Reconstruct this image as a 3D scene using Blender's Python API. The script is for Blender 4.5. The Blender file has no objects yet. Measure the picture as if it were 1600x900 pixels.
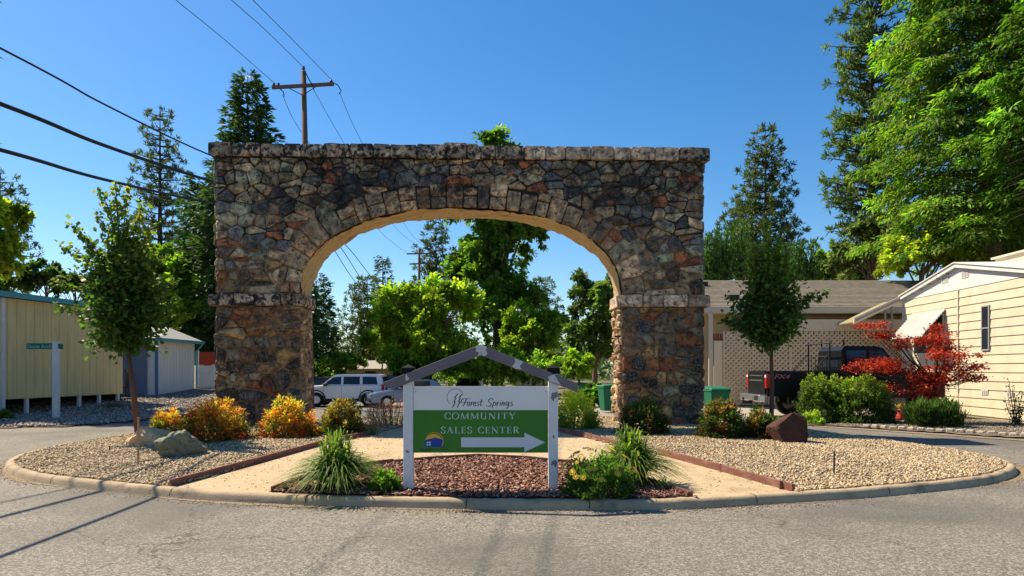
import bpy, bmesh, math, random
import numpy as np
from mathutils import Vector, Matrix
C = bpy.context.scene.collection
R = math.radians
# ---------------------------------------------------------------- camera
F = 1100.0; CH = 1.67; HY = 577.0          # focal length in photo pixels, eye height, horizon row
cam = bpy.data.cameras.new('camera'); co = bpy.data.objects.new('camera', cam); C.objects.link(co)
co.location = (0, 0, CH); co.rotation_euler = (R(90), 0, 0)
cam.sensor_width = 36; cam.lens = 36*F/1600; cam.shift_y = (HY-450)/1600; cam.clip_end = 3000; cam.clip_start = 0.05
bpy.context.scene.camera = co
# ---------------------------------------------------------------- world and sun
SUN = Vector((-0.70, 0.47, 1.0)).normalized()      # towards the sun
EL = math.asin(SUN.z); AZ = math.atan2(SUN.x, SUN.y)
w = bpy.data.worlds.new('World'); bpy.context.scene.world = w; w.use_nodes = True
nt = w.node_tree; bg = nt.nodes['Background']
sky = nt.nodes.new('ShaderNodeTexSky'); sky.sky_type = 'NISHITA'; sky.sun_disc = False
sky.sun_elevation = EL; sky.sun_rotation = AZ; sky.air_density = 1.0; sky.dust_density = 0.35; sky.ozone_density = 3.6
hs = nt.nodes.new('ShaderNodeHueSaturation'); hs.inputs['Saturation'].default_value = 1.32; hs.inputs['Value'].default_value = .77
nt.links.new(sky.outputs[0], hs.inputs['Color']); nt.links.new(hs.outputs[0], bg.inputs[0]); bg.inputs[1].default_value = 0.098
sl = bpy.data.lights.new('sun', 'SUN'); sl.energy = 4.3; sl.angle = R(0.53); sl.color = (1.0, 0.87, 0.66)
so = bpy.data.objects.new('sun', sl); C.objects.link(so); so.rotation_euler = SUN.to_track_quat('Z', 'Y').to_euler()
sc = bpy.context.scene
sc.view_settings.view_transform = 'Standard'; sc.view_settings.look = 'None'
sc.view_settings.exposure = 1.02; sc.view_settings.gamma = 1.0
sc.render.engine = 'CYCLES'
sc.cycles.max_bounces = 8; sc.cycles.diffuse_bounces = 4; sc.cycles.transparent_max_bounces = 8
try: sc.cycles.use_denoising = True
except Exception: pass
# ---------------------------------------------------------------- helpers
def P(px, py, Y): return Vector(((px-800)*Y/F, Y, CH-(py-HY)*Y/F))
def G(px, py, z=0.0):
    Y = F*(CH-z)/(py-HY); return Vector(((px-800)*Y/F, Y, z))
def PX(px, Y): return (px-800)*Y/F
def PZ(py, Y): return CH-(py-HY)*Y/F
def tag(o, label=None, cat=None, group=None, kind=None):
    if label: o['label'] = label
    if cat: o['category'] = cat
    if group: o['group'] = group
    if kind: o['kind'] = kind
    return o
def empty(name, loc, rz=0, label=None, cat=None, group=None):
    o = bpy.data.objects.new(name, None); C.objects.link(o); o.location = loc; o.rotation_euler = (0, 0, rz)
    o.empty_display_size = 0.2
    return tag(o, label, cat, group)
def link(name, me, mats, parent=None, smooth=False, kind=None):
    o = bpy.data.objects.new(name, me); C.objects.link(o)
    if mats is not None and len(me.materials) == 0:
        for m in (mats if isinstance(mats, (list, tuple)) else [mats]): me.materials.append(m)
    if parent: o.parent = parent
    if smooth: me.shade_smooth()
    if kind: o['kind'] = kind
    return o
def setcol(me, cols, loopwise=False):
    a = me.color_attributes.new('Col', 'FLOAT_COLOR', 'POINT')
    c = np.ones((len(me.vertices), 4), dtype=np.float32); c[:, :3] = cols
    a.data.foreach_set('color', c.ravel())
def npmesh(name, V, Fc, k, cols=None):
    """V (n,3), Fc (m,k) all faces the same size"""
    me = bpy.data.meshes.new(name); V = np.asarray(V, np.float32); Fc = np.asarray(Fc, np.int32)
    me.vertices.add(len(V)); me.vertices.foreach_set('co', V.ravel())
    me.loops.add(Fc.size); me.loops.foreach_set('vertex_index', Fc.ravel())
    me.polygons.add(len(Fc)); me.polygons.foreach_set('loop_start', np.arange(0, Fc.size, k, dtype=np.int32))
    try: me.polygons.foreach_set('loop_total', np.full(len(Fc), k, np.int32))
    except Exception: pass
    me.update(calc_edges=True); me.validate()
    if cols is not None: setcol(me, cols)
    return me
class MB:
    def __init__(s): s.v = []; s.f = []
    def add(s, vs, fs):
        n = len(s.v); s.v += [tuple(v) for v in vs]; s.f += [tuple(i+n for i in f) for f in fs]; return s
    def box(s, x0, x1, y0, y1, z0, z1):
        vs = [(x, y, z) for z in (z0, z1) for y in (y0, y1) for x in (x0, x1)]
        return s.add(vs, [(0, 2, 3, 1), (4, 5, 7, 6), (0, 1, 5, 4), (2, 6, 7, 3), (0, 4, 6, 2), (1, 3, 7, 5)])
    def hexa(s, lo, hi):  # two quads of 4 points
        return s.add(list(lo)+list(hi), [(3, 2, 1, 0), (4, 5, 6, 7), (0, 1, 5, 4), (1, 2, 6, 5), (2, 3, 7, 6), (3, 0, 4, 7)])
    def prism(s, poly, ax, a, b):  # poly in the other two axes
        def mk(p, t):
            q = list(p); q.insert(ax, t); return tuple(q)
        n = len(poly); vs = [mk(p, a) for p in poly]+[mk(p, b) for p in poly]
        fs = [tuple(range(n))[::-1], tuple(range(n, 2*n))]+[(i, (i+1) % n, (i+1) % n+n, i+n) for i in range(n)]
        return s.add(vs, fs)
    def tube(s, pts, r, n=6, cap=True):
        pts = [Vector(p) for p in pts]; rs = r if isinstance(r, (list, tuple)) else [r]*len(pts)
        vs = []; up0 = None
        for i, p in enumerate(pts):
            d = (pts[min(i+1, len(pts)-1)]-pts[max(i-1, 0)]).normalized()
            if up0 is None: up0 = Vector((0, 0, 1)) if abs(d.z) < .9 else Vector((1, 0, 0))
            a = d.cross(up0).normalized(); b = a.cross(d).normalized(); up0 = b if b.length > .1 else up0
            for k in range(n):
                t = 2*math.pi*k/n; vs.append(p+(a*math.cos(t)+b*math.sin(t))*rs[i])
        fs = [(i*n+k, i*n+(k+1) % n, (i+1)*n+(k+1) % n, (i+1)*n+k) for i in range(len(pts)-1) for k in range(n)]
        if cap: fs += [tuple(range(n))[::-1], tuple(range((len(pts)-1)*n, len(pts)*n))]
        return s.add(vs, fs)
    def lathe(s, prof, c=(0, 0, 0), ax=2, n=20):
        vs = []; m = len(prof)
        for k in range(n):
            t = 2*math.pi*k/n
            for r, h in prof:
                q = [r*math.cos(t), r*math.sin(t)]; q.insert(ax, h); vs.append((q[0]+c[0], q[1]+c[1], q[2]+c[2]))
        fs = [(k*m+i, ((k+1) % n)*m+i, ((k+1) % n)*m+i+1, k*m+i+1) for k in range(n) for i in range(m-1)]
        return s.add(vs, fs)
    def mesh(s, name):
        me = bpy.data.meshes.new(name); me.from_pydata(s.v, [], s.f); me.update()
        bm = bmesh.new(); bm.from_mesh(me); bmesh.ops.recalc_face_normals(bm, faces=bm.faces); bm.to_mesh(me); bm.free()
        return me
    def obj(s, name, mat, parent=None, bevel=0, smooth=False, seg=1, kind=None, loc=None):
        me = s.mesh(name)
        if bevel:
            bm = bmesh.new(); bm.from_mesh(me)
            es = [e for e in bm.edges if len(e.link_faces) == 2 and e.calc_face_angle(0) > .5]
            bmesh.ops.bevel(bm, geom=es, offset=bevel, segments=seg, affect='EDGES', clamp_overlap=True); bm.to_mesh(me); bm.free()
        o = link(name, me, mat, parent, smooth, kind)
        if loc is not None: o.location = loc
        return o
# ---------------------------------------------------------------- materials
def mat(name, base=(.5, .5, .5), rough=.8, var=None, scale=4.0, detail=6, bump=0, bscale=None, attr=False, metal=0, spec=.3,
        coords='pos', stretch=None, var2=None, scale2=.5, trans=0, coat=0, bdist=.02, w2=(.45, .62)):
    m = bpy.data.materials.new(name); m.use_nodes = True; n = m.node_tree.nodes; l = m.node_tree.links
    b = n['Principled BSDF']; b.inputs['Roughness'].default_value = rough; b.inputs['Metallic'].default_value = metal
    b.inputs['Specular IOR Level'].default_value = spec
    if coat: b.inputs['Coat Weight'].default_value = coat; b.inputs['Coat Roughness'].default_value = .05
    if coords == 'pos': src = n.new('ShaderNodeNewGeometry').outputs['Position']
    elif coords == 'uv': src = n.new('ShaderNodeTexCoord').outputs['UV']
    else: src = n.new('ShaderNodeTexCoord').outputs['Object']
    if stretch:
        mp = n.new('ShaderNodeMapping'); mp.inputs['Scale'].default_value = stretch; l.new(src, mp.inputs[0]); src = mp.outputs[0]
    def noise(sc_, det=detail, rgh=.6):
        t = n.new('ShaderNodeTexNoise'); t.inputs['Scale'].default_value = sc_; t.inputs['Detail'].default_value = det
        t.inputs['Roughness'].default_value = rgh; l.new(src, t.inputs['Vector']); return t.outputs['Fac']
    def ramp(fac, a, bb):
        r = n.new('ShaderNodeMapRange'); r.inputs[1].default_value = a; r.inputs[2].default_value = bb; l.new(fac, r.inputs[0]); return r.outputs[0]
    def mix(f, a, bb, mode='MIX'):
        x = n.new('ShaderNodeMix'); x.data_type = 'RGBA'; x.blend_type = mode
        if isinstance(f, float): x.inputs[0].default_value = f
        else: l.new(f, x.inputs[0])
        for s_, v in ((6, a), (7, bb)):
            if isinstance(v, tuple): x.inputs[s_].default_value = (*v, 1)
            else: l.new(v, x.inputs[s_])
        return x.outputs[2]
    if attr:
        a = n.new('ShaderNodeAttribute'); a.attribute_name = 'Col'; col = a.outputs['Color']
        if var: col = mix(ramp(noise(scale), .3, .7), col, mix(1.0, col, var, 'MULTIPLY'))
    else:
        col = tuple(base)
        if var: col = mix(ramp(noise(scale), .3, .7), col, tuple(var))
    if var2: col = mix(ramp(noise(scale2, 4), *w2), col, tuple(var2))
    if isinstance(col, tuple): b.inputs['Base Color'].default_value = (*col, 1)
    else: l.new(col, b.inputs['Base Color'])
    if bump:
        bp = n.new('ShaderNodeBump'); bp.inputs['Strength'].default_value = bump; bp.inputs['Distance'].default_value = bdist
        l.new(noise(bscale or scale*3, 8, .7), bp.inputs['Height']); l.new(bp.outputs[0], b.inputs['Normal'])
    if trans:
        tr = n.new('ShaderNodeBsdfTranslucent'); ms = n.new('ShaderNodeMixShader'); ms.inputs[0].default_value = trans
        if isinstance(col, tuple): tr.inputs[0].default_value = (*col, 1)
        else: l.new(mix(1.0, col, (1.35, 1.45, .6), 'MULTIPLY'), tr.inputs[0])
        l.new(b.outputs[0], ms.inputs[1]); l.new(tr.outputs[0], ms.inputs[2]); l.new(ms.outputs[0], n['Material Output'].inputs[0])
    m['_n'] = 1
    return m
M = {}
M['leaf'] = mat('leaf', rough=.5, attr=True, trans=.55, spec=.4)
M['needle'] = mat('needle', rough=.6, attr=True, trans=.25, spec=.3)
M['bark'] = mat('bark', (.10, .065, .045), .95, (.20, .14, .10), 6, bump=.8, bscale=14, stretch=(1, 1, .25))
M['bark_dark'] = mat('bark_dark', (.035, .027, .022), .95, (.09, .07, .055), 6, bump=.8, bscale=14, stretch=(1, 1, .25))
M['white'] = mat('white_paint', (.74, .74, .74), .55, (.62, .61, .60), 3, bump=.15, bscale=30)
M['white_worn'] = mat('worn_white_paint', (.74, .73, .72), .6, (.66, .64, .61), 7, var2=(.30, .25, .22), scale2=5, w2=(.70, .74), bump=.3, bscale=25)
M['black'] = mat('black_plastic', (.012, .012, .013), .45)
M['teal'] = mat('teal_paint', (.10, .36, .40), .6, (.08, .30, .33), 3)
M['glass'] = mat('dark_glass', (.015, .02, .03), .06, spec=.6)
M['wire'] = mat('cable_rubber', (.02, .02, .022), .6)
M['steel'] = mat('steel', (.45, .45, .46), .35, metal=1)
# ---------------------------------------------------------------- terrain heights
ISL = [(0, 8.36), (1.9, 8.38), (3.18, 8.72), (4.57, 9.14), (6.29, 9.88), (7.43, 10.6), (8.3, 11.6), (8.7, 12.9), (8.5, 14.8), (8.1, 16.6), (7.6, 19), (6.3, 21.6),
       (3.5, 23.2), (0, 23.8), (-4, 23.3), (-7.2, 21.6), (-8.9, 19), (-9.4, 16.5), (-9.3, 13.8), (-8.75, 12.2), (-7.95, 11.15), (-6.87, 10.3), (-5.14, 9.45), (-3.8, 8.93), (-2.35, 8.62), (-.77, 8.42)]
def catmull(pts, n=8, closed=True):
    out = []; m = len(pts)
    rng_ = range(m) if closed else range(m-1)
    for i in rng_:
        g = (lambda k: np.array(pts[k % m], float)) if closed else (lambda k: np.array(pts[min(max(k, 0), m-1)], float))
        p0, p1, p2, p3 = g(i-1), g(i), g(i+1), g(i+2)
        for t in np.arange(n)/n:
            out.append(.5*((2*p1)+(-p0+p2)*t+(2*p0-5*p1+4*p2-p3)*t*t+(-p0+3*p1-3*p2+p3)*t**3))
    if not closed: out.append(np.array(pts[-1], float))
    return np.array(out)
ISLP = catmull(ISL, 8)
def inside(poly, x, y):
    x = np.asarray(x, float); y = np.asarray(y, float); c = np.zeros(x.shape, bool); n = len(poly); j = n-1
    for i in range(n):
        xi, yi = poly[i]; xj, yj = poly[j]
        if yi != yj: c ^= ((yi > y) != (yj > y)) & (x < (xj-xi)*(y-yi)/(yj-yi)+xi)
        j = i
    return c
def edist(poly, x, y):
    x = np.asarray(x, float).ravel(); y = np.asarray(y, float).ravel(); d = np.full(x.shape, 1e9)
    for i in range(len(poly)):
        a = poly[i]; b = poly[(i+1) % len(poly)]; ab = b-a; L = (ab**2).sum()+1e-12
        t = np.clip(((x-a[0])*ab[0]+(y-a[1])*ab[1])/L, 0, 1)
        d = np.minimum(d, np.hypot(x-a[0]-t*ab[0], y-a[1]-t*ab[1]))
    return d
def island_z(x, y):
    d = edist(ISLP, x, y); return .10+.09*np.clip((d-.3)/4.0, 0, 1)
def iz(x, y): return float(island_z([x], [y])[0])
def verge_z(x, y):  # rising ground on the left
    return .03+.055*np.maximum(0, np.asarray(y, float)-25.3)*np.clip((-np.asarray(x, float)-8.5)/3, 0, 1)
def grid_mesh(name, x0, x1, y0, y1, st, hf, poly=None, z0=0):
    xs = np.arange(x0, x1+1e-6, st); ys = np.arange(y0, y1+1e-6, st); X, Y = np.meshgrid(xs, ys)
    Z = hf(X.ravel(), Y.ravel())+z0; V = np.stack([X.ravel(), Y.ravel(), Z], 1); nx = len(xs); ny = len(ys)
    i = (np.arange(ny-1)[:, None]*nx+np.arange(nx-1)[None, :]).ravel(); Q = np.stack([i, i+1, i+nx+1, i+nx], 1)
    if poly is not None:
        cx = V[Q].mean(1); Q = Q[inside(poly, cx[:, 0], cx[:, 1])]
    return npmesh(name, V, Q, 4)
# region borders on the island (world metres), from the near kerb inwards
LA = [tuple(G(*p, .12))[:2] for p in ((250, 762), (330, 745), (410, 724), (490, 704), (580, 684))]     # left long board
LC = [tuple(G(*p, .12))[:2] for p in ((1257, 770), (1180, 751), (1100, 731), (1030, 715))]     # right long board
LD = [tuple(G(*p, .16))[:2] for p in ((985, 704), (925, 688), (873, 676))]
ARC = [tuple(G(*p, .12))[:2] for p in ((412, 772), (480, 750), (560, 735), (645, 727), (750, 721), (855, 727), (940, 738), (1015, 757), (1097, 780))]
ARCP = catmull(ARC, 6, False)
# ================================================================ GROUND
m_ground = mat('dry_ground', (.17, .13, .08), .95, (.10, .10, .04), .35, bump=.3, bscale=8)
gr = MB().add([(-900, -60, -.03), (900, -60, -.03), (900, 1500, -.03), (-900, 1500, -.03)], [(0, 1, 2, 3)]).obj('ground', m_ground, kind='structure')
# asphalt
def asphalt_mat():
    m = bpy.data.materials.new('asphalt'); m.use_nodes = True; n = m.node_tree.nodes; l = m.node_tree.links; b = n['Principled BSDF']
    b.inputs['Roughness'].default_value = .85; b.inputs['Specular IOR Level'].default_value = .25
    geo = n.new('ShaderNodeNewGeometry').outputs['Position']
    def nz(s, d=4, r=.6, st=None):
        v = geo
        if st:
            mp = n.new('ShaderNodeMapping'); mp.inputs['Scale'].default_value = st; l.new(geo, mp.inputs[0]); v = mp.outputs[0]
        t = n.new('ShaderNodeTexNoise'); t.inputs['Scale'].default_value = s; t.inputs['Detail'].default_value = d; t.inputs['Roughness'].default_value = r
        l.new(v, t.inputs['Vector']); return t.outputs['Fac']
    def rg(f, a, bb, c=0, d=1):
        r = n.new('ShaderNodeMapRange'); r.inputs[1].default_value = a; r.inputs[2].default_value = bb; r.inputs[3].default_value = c; r.inputs[4].default_value = d
        l.new(f, r.inputs[0]); return r.outputs[0]
    def mx(f, a, bb, mode='MIX'):
        x = n.new('ShaderNodeMix'); x.data_type = 'RGBA'; x.blend_type = mode
        if isinstance(f, float): x.inputs[0].default_value = f
        else: l.new(f, x.inputs[0])
        for s_, v in ((6, a), (7, bb)):
            if isinstance(v, tuple): x.inputs[s_].default_value = (*v, 1)
            else: l.new(v, x.inputs[s_])
        return x.outputs[2]
    vo = n.new('ShaderNodeTexVoronoi'); vo.inputs['Scale'].default_value = 62; l.new(geo, vo.inputs['Vector'])
    hsv = n.new('ShaderNodeSeparateColor'); l.new(vo.outputs['Color'], hsv.inputs[0])
    speck = mx(rg(hsv.outputs[0], .35, 1.0), (.145, .132, .112), (.40, .36, .295))
    speck = mx(rg(nz(140, 2), .45, .7), speck, (.07, .062, .052))
    worn = mx(rg(nz(.28, 3), .46, .60), speck, mx(.68, speck, (.10, .093, .082)))        # smoother darker lanes
    stn = mx(rg(nz(.8, 6, .7, (.18, .9, 1)), .52, .72, 0, .35), worn, (.09, .084, .075))
    # a few thin cracks
    wv = n.new('ShaderNodeTexVoronoi'); wv.feature = 'DISTANCE_TO_EDGE'; wv.inputs['Scale'].default_value = .22
    dis = n.new('ShaderNodeVectorMath'); dis.operation = 'ADD'; t3 = n.new('ShaderNodeTexNoise'); t3.inputs['Scale'].default_value = 1.5; t3.inputs['Detail'].default_value = 5
    l.new(geo, t3.inputs['Vector']); l.new(geo, dis.inputs[0]); l.new(t3.outputs['Color'], dis.inputs[1]); l.new(dis.outputs[0], wv.inputs['Vector'])
    crack = mx(rg(wv.outputs['Distance'], .0010, .0028, .55, 0), stn, (.02, .02, .02))
    l.new(crack, b.inputs['Base Color'])
    bp = n.new('ShaderNodeBump'); bp.inputs['Strength'].default_value = .5; bp.inputs['Distance'].default_value = .006
    l.new(vo.outputs['Distance'], bp.inputs['Height']); l.new(bp.outputs[0], b.inputs['Normal'])
    return m
M['asphalt'] = asphalt_mat()
MB().add([(-60, -20, 0), (60, -20, 0), (60, 48, 0), (-60, 48, 0)], [(0, 1, 2, 3)]).obj('road', M['asphalt'], kind='structure')
# worn darker tyre lanes and patch repairs as thin overlays
m_patch = mat('asphalt_patch', (.070, .068, .066), .9, (.11, .105, .10), 22, var2=(.15, .14, .125), scale2=1.1, w2=(.4, .7), bump=.3, bscale=60)
def sheet(name, pts, z, m, **k): return MB().add([(x, y, z) for x, y in pts], [tuple(range(len(pts)))]).obj(name, m, kind='structure', **k)
# kerb
N = len(ISLP); tan = np.roll(ISLP, -1, 0)-np.roll(ISLP, 1, 0); tan /= np.linalg.norm(tan, axis=1)[:, None]
nrm_in = np.stack([-tan[:, 1], tan[:, 0]], 1)      # loop runs counter-clockwise: inward normal
prof = [(-.02, -.02), (0, .03), (.012, .075), (.035, .105), (.07, .115), (.135, .115), (.155, .10), (.16, .0)]
V = []
for (o_, z) in prof:
    q = ISLP+nrm_in*o_; V.append(np.column_stack([q, np.full(N, z)+np.random.default_rng(3).normal(0, .003, N)]))
V = np.array(V).transpose(1, 0, 2).reshape(-1, 3); k = len(prof)
Q = [(i*k+j, ((i+1) % N)*k+j, ((i+1) % N)*k+j+1, i*k+j+1) for i in range(N) for j in range(k-1)]
M['kerb'] = mat('kerb_concrete', (.50, .38, .24), .9, (.34, .25, .155), 2.2, bump=.5, bscale=30, var2=(.13, .11, .09), scale2=3, w2=(.55, .75))
_kn = M['kerb'].node_tree; _kb = _kn.nodes['Principled BSDF']
ko = link('kerb', npmesh('kerb', V, Q, 4), M['kerb'], smooth=True, kind='structure')
kj = MB()        # tooled joints and old cracks across the kerb
for i in list(range(4, N, 11)):
    p_ = ISLP[i]; n_ = nrm_in[i]; t_ = tan[i]
    prf = [(-.006, .02), (.006, .082), (.033, .110), (.070, .1195), (.135, .1195), (.158, .10)]
    for (a, za), (b_, zb_) in zip(prf[:-1], prf[1:]):
        A = p_+n_*a; B = p_+n_*b_; w_ = t_*.006; kj.add([(A[0]-w_[0], A[1]-w_[1], za), (A[0]+w_[0], A[1]+w_[1], za), (B[0]+w_[0], B[1]+w_[1], zb_), (B[0]-w_[0], B[1]-w_[1], zb_)], [(0, 1, 2, 3)])
kj.obj('kerb_joints', mat('joint_dirt', (.07, .055, .04), .95), kind='structure')
# island soil and sandy path base
inner = ISLP+nrm_in*.10
M['sand'] = mat('sandy_path', (.52, .40, .25), .95, (.42, .31, .18), 7, bump=.55, bscale=55, var2=(.34, .24, .14), scale2=1.6, w2=(.55, .75))
link('sandy_path', grid_mesh('sandy_path', -9.5, 9, 8, 24, .12, island_z, inner), M['sand'], smooth=True, kind='structure')
# soil stretches under gravel and mulch
def region(name, poly, mt, z0):
    p = np.array(poly, float); x0, y0 = p.min(0)-.2; x1, y1 = p.max(0)+.2
    return link(name, grid_mesh(name, x0, x1, y0, y1, .10, island_z, p, z0), mt, smooth=True, kind='structure')
def kerbside(a, b, off=.14):   # inner kerb line from point a to point b, the short way along increasing index
    ia = int(np.argmin(((inner-a)**2).sum(1))); ib = int(np.argmin(((inner-b)**2).sum(1)))
    idx = [(ia+t) % N for t in range((ib-ia) % N+1)]; q = ISLP+nrm_in*off
    return [tuple(q[i]) for i in idx]
farL = (-2.2, 23.3); farR = (2.6, 23.2)
left_gravel = [tuple(p) for p in LA]+[(-2.75, 18.5), farL]+kerbside(np.array(farL), np.array(LA[0]))
right_gravel = [tuple(p) for p in LC[::-1]]+kerbside(np.array(LC[0]), np.array(farR))+[farR]+[(1.4, 18.5)]+[LD[2], LD[0]]
mulch_bed = [tuple(p) for p in ARCP[::-1]]+kerbside(np.array(ARC[0]), np.array(ARC[-1]))
M['gravel_soil'] = mat('gravel_soil', (.36, .28, .19), .95, (.15, .11, .075), 40, bump=.8, bscale=45)
M['mulch_soil'] = mat('mulch_soil', (.11, .05, .035), .95, (.04, .02, .015), 30, bump=.8, bscale=40)
region('left_gravel_bed', left_gravel, M['gravel_soil'], .012); region('right_gravel_bed', right_gravel, M['gravel_soil'], .012)
region('mulch_bed', mulch_bed, M['mulch_soil'], .02)
# loose stones
BASE = np.array([(1, 0, 0), (0, 1, 0), (-1, 0, 0), (0, -1, 0), (.1, 0, 1), (0, .1, -1)], float)
BF = np.array([(0, 1, 4), (1, 2, 4), (2, 3, 4), (3, 0, 4), (1, 0, 5), (2, 1, 5), (3, 2, 5), (0, 3, 5)])
def stones(name, pts, sx, sz, cols, mt, seed, tilt=.35, elong=(.7, 1.3)):
    r = np.random.default_rng(seed); n = len(pts); B = BASE[None]+r.normal(0, .16, (n, 6, 3))
    s = r.uniform(sx[0], sx[1], n); B[:, :, 0] *= (s*r.uniform(elong[0], elong[1], n))[:, None]; B[:, :, 1] *= (s*r.uniform(.55, .95, n))[:, None]; B[:, :, 2] *= (s*r.uniform(sz[0], sz[1], n))[:, None]
    a = r.uniform(0, 2*np.pi, n); tx = r.normal(0, tilt, n); ca, sa = np.cos(a), np.sin(a); ct, st = np.cos(tx), np.sin(tx)
    X, Y, Z = B[:, :, 0], B[:, :, 1], B[:, :, 2]
    X, Z = X*ct[:, None]+Z*st[:, None], -X*st[:, None]+Z*ct[:, None]
    X, Y = X*ca[:, None]-Y*sa[:, None], X*sa[:, None]+Y*ca[:, None]
    V = np.stack([X+pts[:, 0:1], Y+pts[:, 1:2], Z+pts[:, 2:3]], 2).reshape(-1, 3)
    Fc = (BF[None]+np.arange(n)[:, None, None]*6).reshape(-1, 3)
    cols = np.array(cols); ci = r.integers(0, len(cols), n); cc = cols[ci]*r.uniform(.75, 1.2, (n, 1))
    o = link(name, npmesh(name, V, Fc, 3, np.repeat(cc, 6, 0)), mt); return o
def scatter(poly, n, seed, dens=None):
    r = np.random.default_rng(seed); p = np.array(poly); x0, y0 = p.min(0); x1, y1 = p.max(0); out = np.zeros((0, 2))
    while len(out) < n:
        q = np.column_stack([r.uniform(x0, x1, n*2), r.uniform(y0, y1, n*2)]); q = q[inside(p, q[:, 0], q[:, 1])]
        if dens is not None: q = q[r.uniform(0, 1, len(q)) < dens(q[:, 0], q[:, 1])]
        out = np.vstack([out, q])
    return out[:n]
M['pebble'] = mat('pebble', rough=.85, attr=True, var=(.8, .8, .8), scale=60)
M['chip'] = mat('bark_chip', rough=.9, attr=True, var=(.7, .7, .7), scale=50)
near = lambda x, y: np.clip(1.15-(y-8)/13, .3, 1)*np.clip(.72+.35*np.sin(x*1.9+np.sin(y*2.3)*1.4)*np.sin(y*1.7+np.sin(x*1.3)), .4, 1)
PEB = [(.58, .43, .24), (.50, .36, .20), (.70, .55, .34), (.36, .26, .15), (.62, .45, .25), (.22, .16, .10), (.52, .44, .33)]
for nm, poly, n, sd in (('left_gravel', left_gravel, 36000, 11), ('right_gravel', right_gravel, 48000, 12)):
    q = scatter(poly, n, sd, near); z = island_z(q[:, 0], q[:, 1])+.018; r = np.random.default_rng(sd)
    tag(stones('gravel', np.column_stack([q, z+r.uniform(0, .014, n)]), (.012, .030), (.5, .8), PEB, M['pebble'], sd+50),
        'tan pebble gravel filling the %s half of the oval island' % nm.split('_')[0], 'gravel', kind='stuff')
q = scatter(mulch_bed, 11000, 13); z = island_z(q[:, 0], q[:, 1])+.028
tag(stones('bark_mulch', np.column_stack([q, z+np.random.default_rng(5).uniform(0, .02, len(q))]), (.022, .046), (.18, .32), [(.28, .13, .09), (.19, .08, .055), (.38, .21, .16), (.48, .30, .22), (.11, .045, .03), (.36, .14, .08)], M['chip'], 31, tilt=.5),
    'red brown bark mulch in the half round bed under the sign', 'mulch', kind='stuff')
# grit washed onto the asphalt along the kerb and crumbs on the path
r = np.random.default_rng(77); ii = r.integers(0, N, 9000); off = -np.abs(r.normal(0, .13, 9000))-.02; t = r.uniform(0, 1, 9000)[:, None]
wgt = .5+.5*np.sin(ii*.13+1.3)*np.sin(ii*.041); keep = r.uniform(0, 1, 9000) < np.clip(wgt, .15, 1)
q = (ISLP[ii]*(1-t)+ISLP[(ii+1) % N]*t+nrm_in[ii]*off[:, None])[keep]
tag(stones('kerb_grit', np.column_stack([q, np.full(len(q), .004)]), (.006, .016), (.4, .6), [(.50, .36, .20), (.42, .29, .16), (.30, .17, .09)], M['pebble'], 78), 'sandy grit washed along the foot of the island kerb', 'grit', kind='stuff')
allisl = inner; q = scatter(allisl, 9000, 79, lambda x, y: (y < 20)*1.0); q = q[~inside(np.array(left_gravel), q[:, 0], q[:, 1]) & ~inside(np.array(right_gravel), q[:, 0], q[:, 1]) & ~inside(np.array(mulch_bed), q[:, 0], q[:, 1])]
tag(stones('path_crumbs', np.column_stack([q, island_z(q[:, 0], q[:, 1])+.003]), (.006, .018), (.4, .7), [(.56, .43, .27), (.44, .32, .19), (.62, .50, .34)], M['pebble'], 80), 'loose crumbs of stone on the sandy path', 'path grit', kind='stuff')
# dirty sand smear along parts of the kerb foot
m_smear = mat('sand_smear', (.30, .22, .14), .95, (.20, .15, .10), 9, bump=.4, bscale=50)
def smear(i0, i1, wd, nm):
    pts_o = []; pts_i = []; rr = random.Random(i0)
    for i in range(i0, i1+1):
        f = math.sin(math.pi*(i-i0)/(i1-i0)); j = i % N
        pts_i.append(ISLP[j]+nrm_in[j]*.01); pts_o.append(ISLP[j]-nrm_in[j]*(.01+wd*f*rr.uniform(.5, 1.1)))
    V = [(p[0], p[1], .004) for p in pts_i]+[(p[0], p[1], .004) for p in pts_o]; n_ = len(pts_i)
    MB().add(V, [(i, i+1, n_+i+1, n_+i) for i in range(n_-1)]).obj('sand_drift', m_smear, kind='structure')
smear(176, 204, .16, 'a'); smear(36, 58, .20, 'b'); smear(12, 26, .07, 'c'); smear(156, 172, .16, 'd')
# ---------------------------------------------------------------- verges
VL = np.array([(-60, 19.3), (-15.5, 19.6), (-13, 20.3), (-12, 22.2), (-11.4, 26), (-11, 32), (-10.6, 46), (-60, 46)])
M['verge'] = mat('verge_soil', (.26, .20, .16), .95, (.12, .09, .07), 18, bump=.9, bscale=30)
link('left_verge', grid_mesh('left_verge', -46, -10.4, 19, 46.2, .4, lambda x, y: verge_z(x, y), VL), M['verge'], smooth=True, kind='structure')
q = scatter(np.array([(-21, 19.5), (-15.5, 19.7), (-13, 20.4), (-12, 22.3), (-11.4, 26), (-11.2, 34), (-19, 34), (-21, 26)]), 10000, 21, lambda x, y: np.clip(1.3-(y-19)/14, .25, 1))
tag(stones('verge_gravel', np.column_stack([q, verge_z(q[:, 0], q[:, 1])+.02]), (.03, .07), (.5, .8), [(.42, .34, .29), (.30, .24, .22), (.52, .42, .33), (.20, .16, .15)], M['pebble'], 22), 'grey pink gravel on the verge below the olive building', 'gravel', kind='stuff')
VR = np.array([(9.0, 20.9), (10.6, 18.9), (12.2, 16.7), (15, 14.2), (30, 11.5), (60, 11.5), (60, 60), (14.0, 60), (14.2, 26), (13, 22.6)])
M['verge_r'] = mat('right_verge_soil', (.23, .19, .14), .95, (.12, .095, .07), 12, bump=.8, bscale=40)
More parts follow.
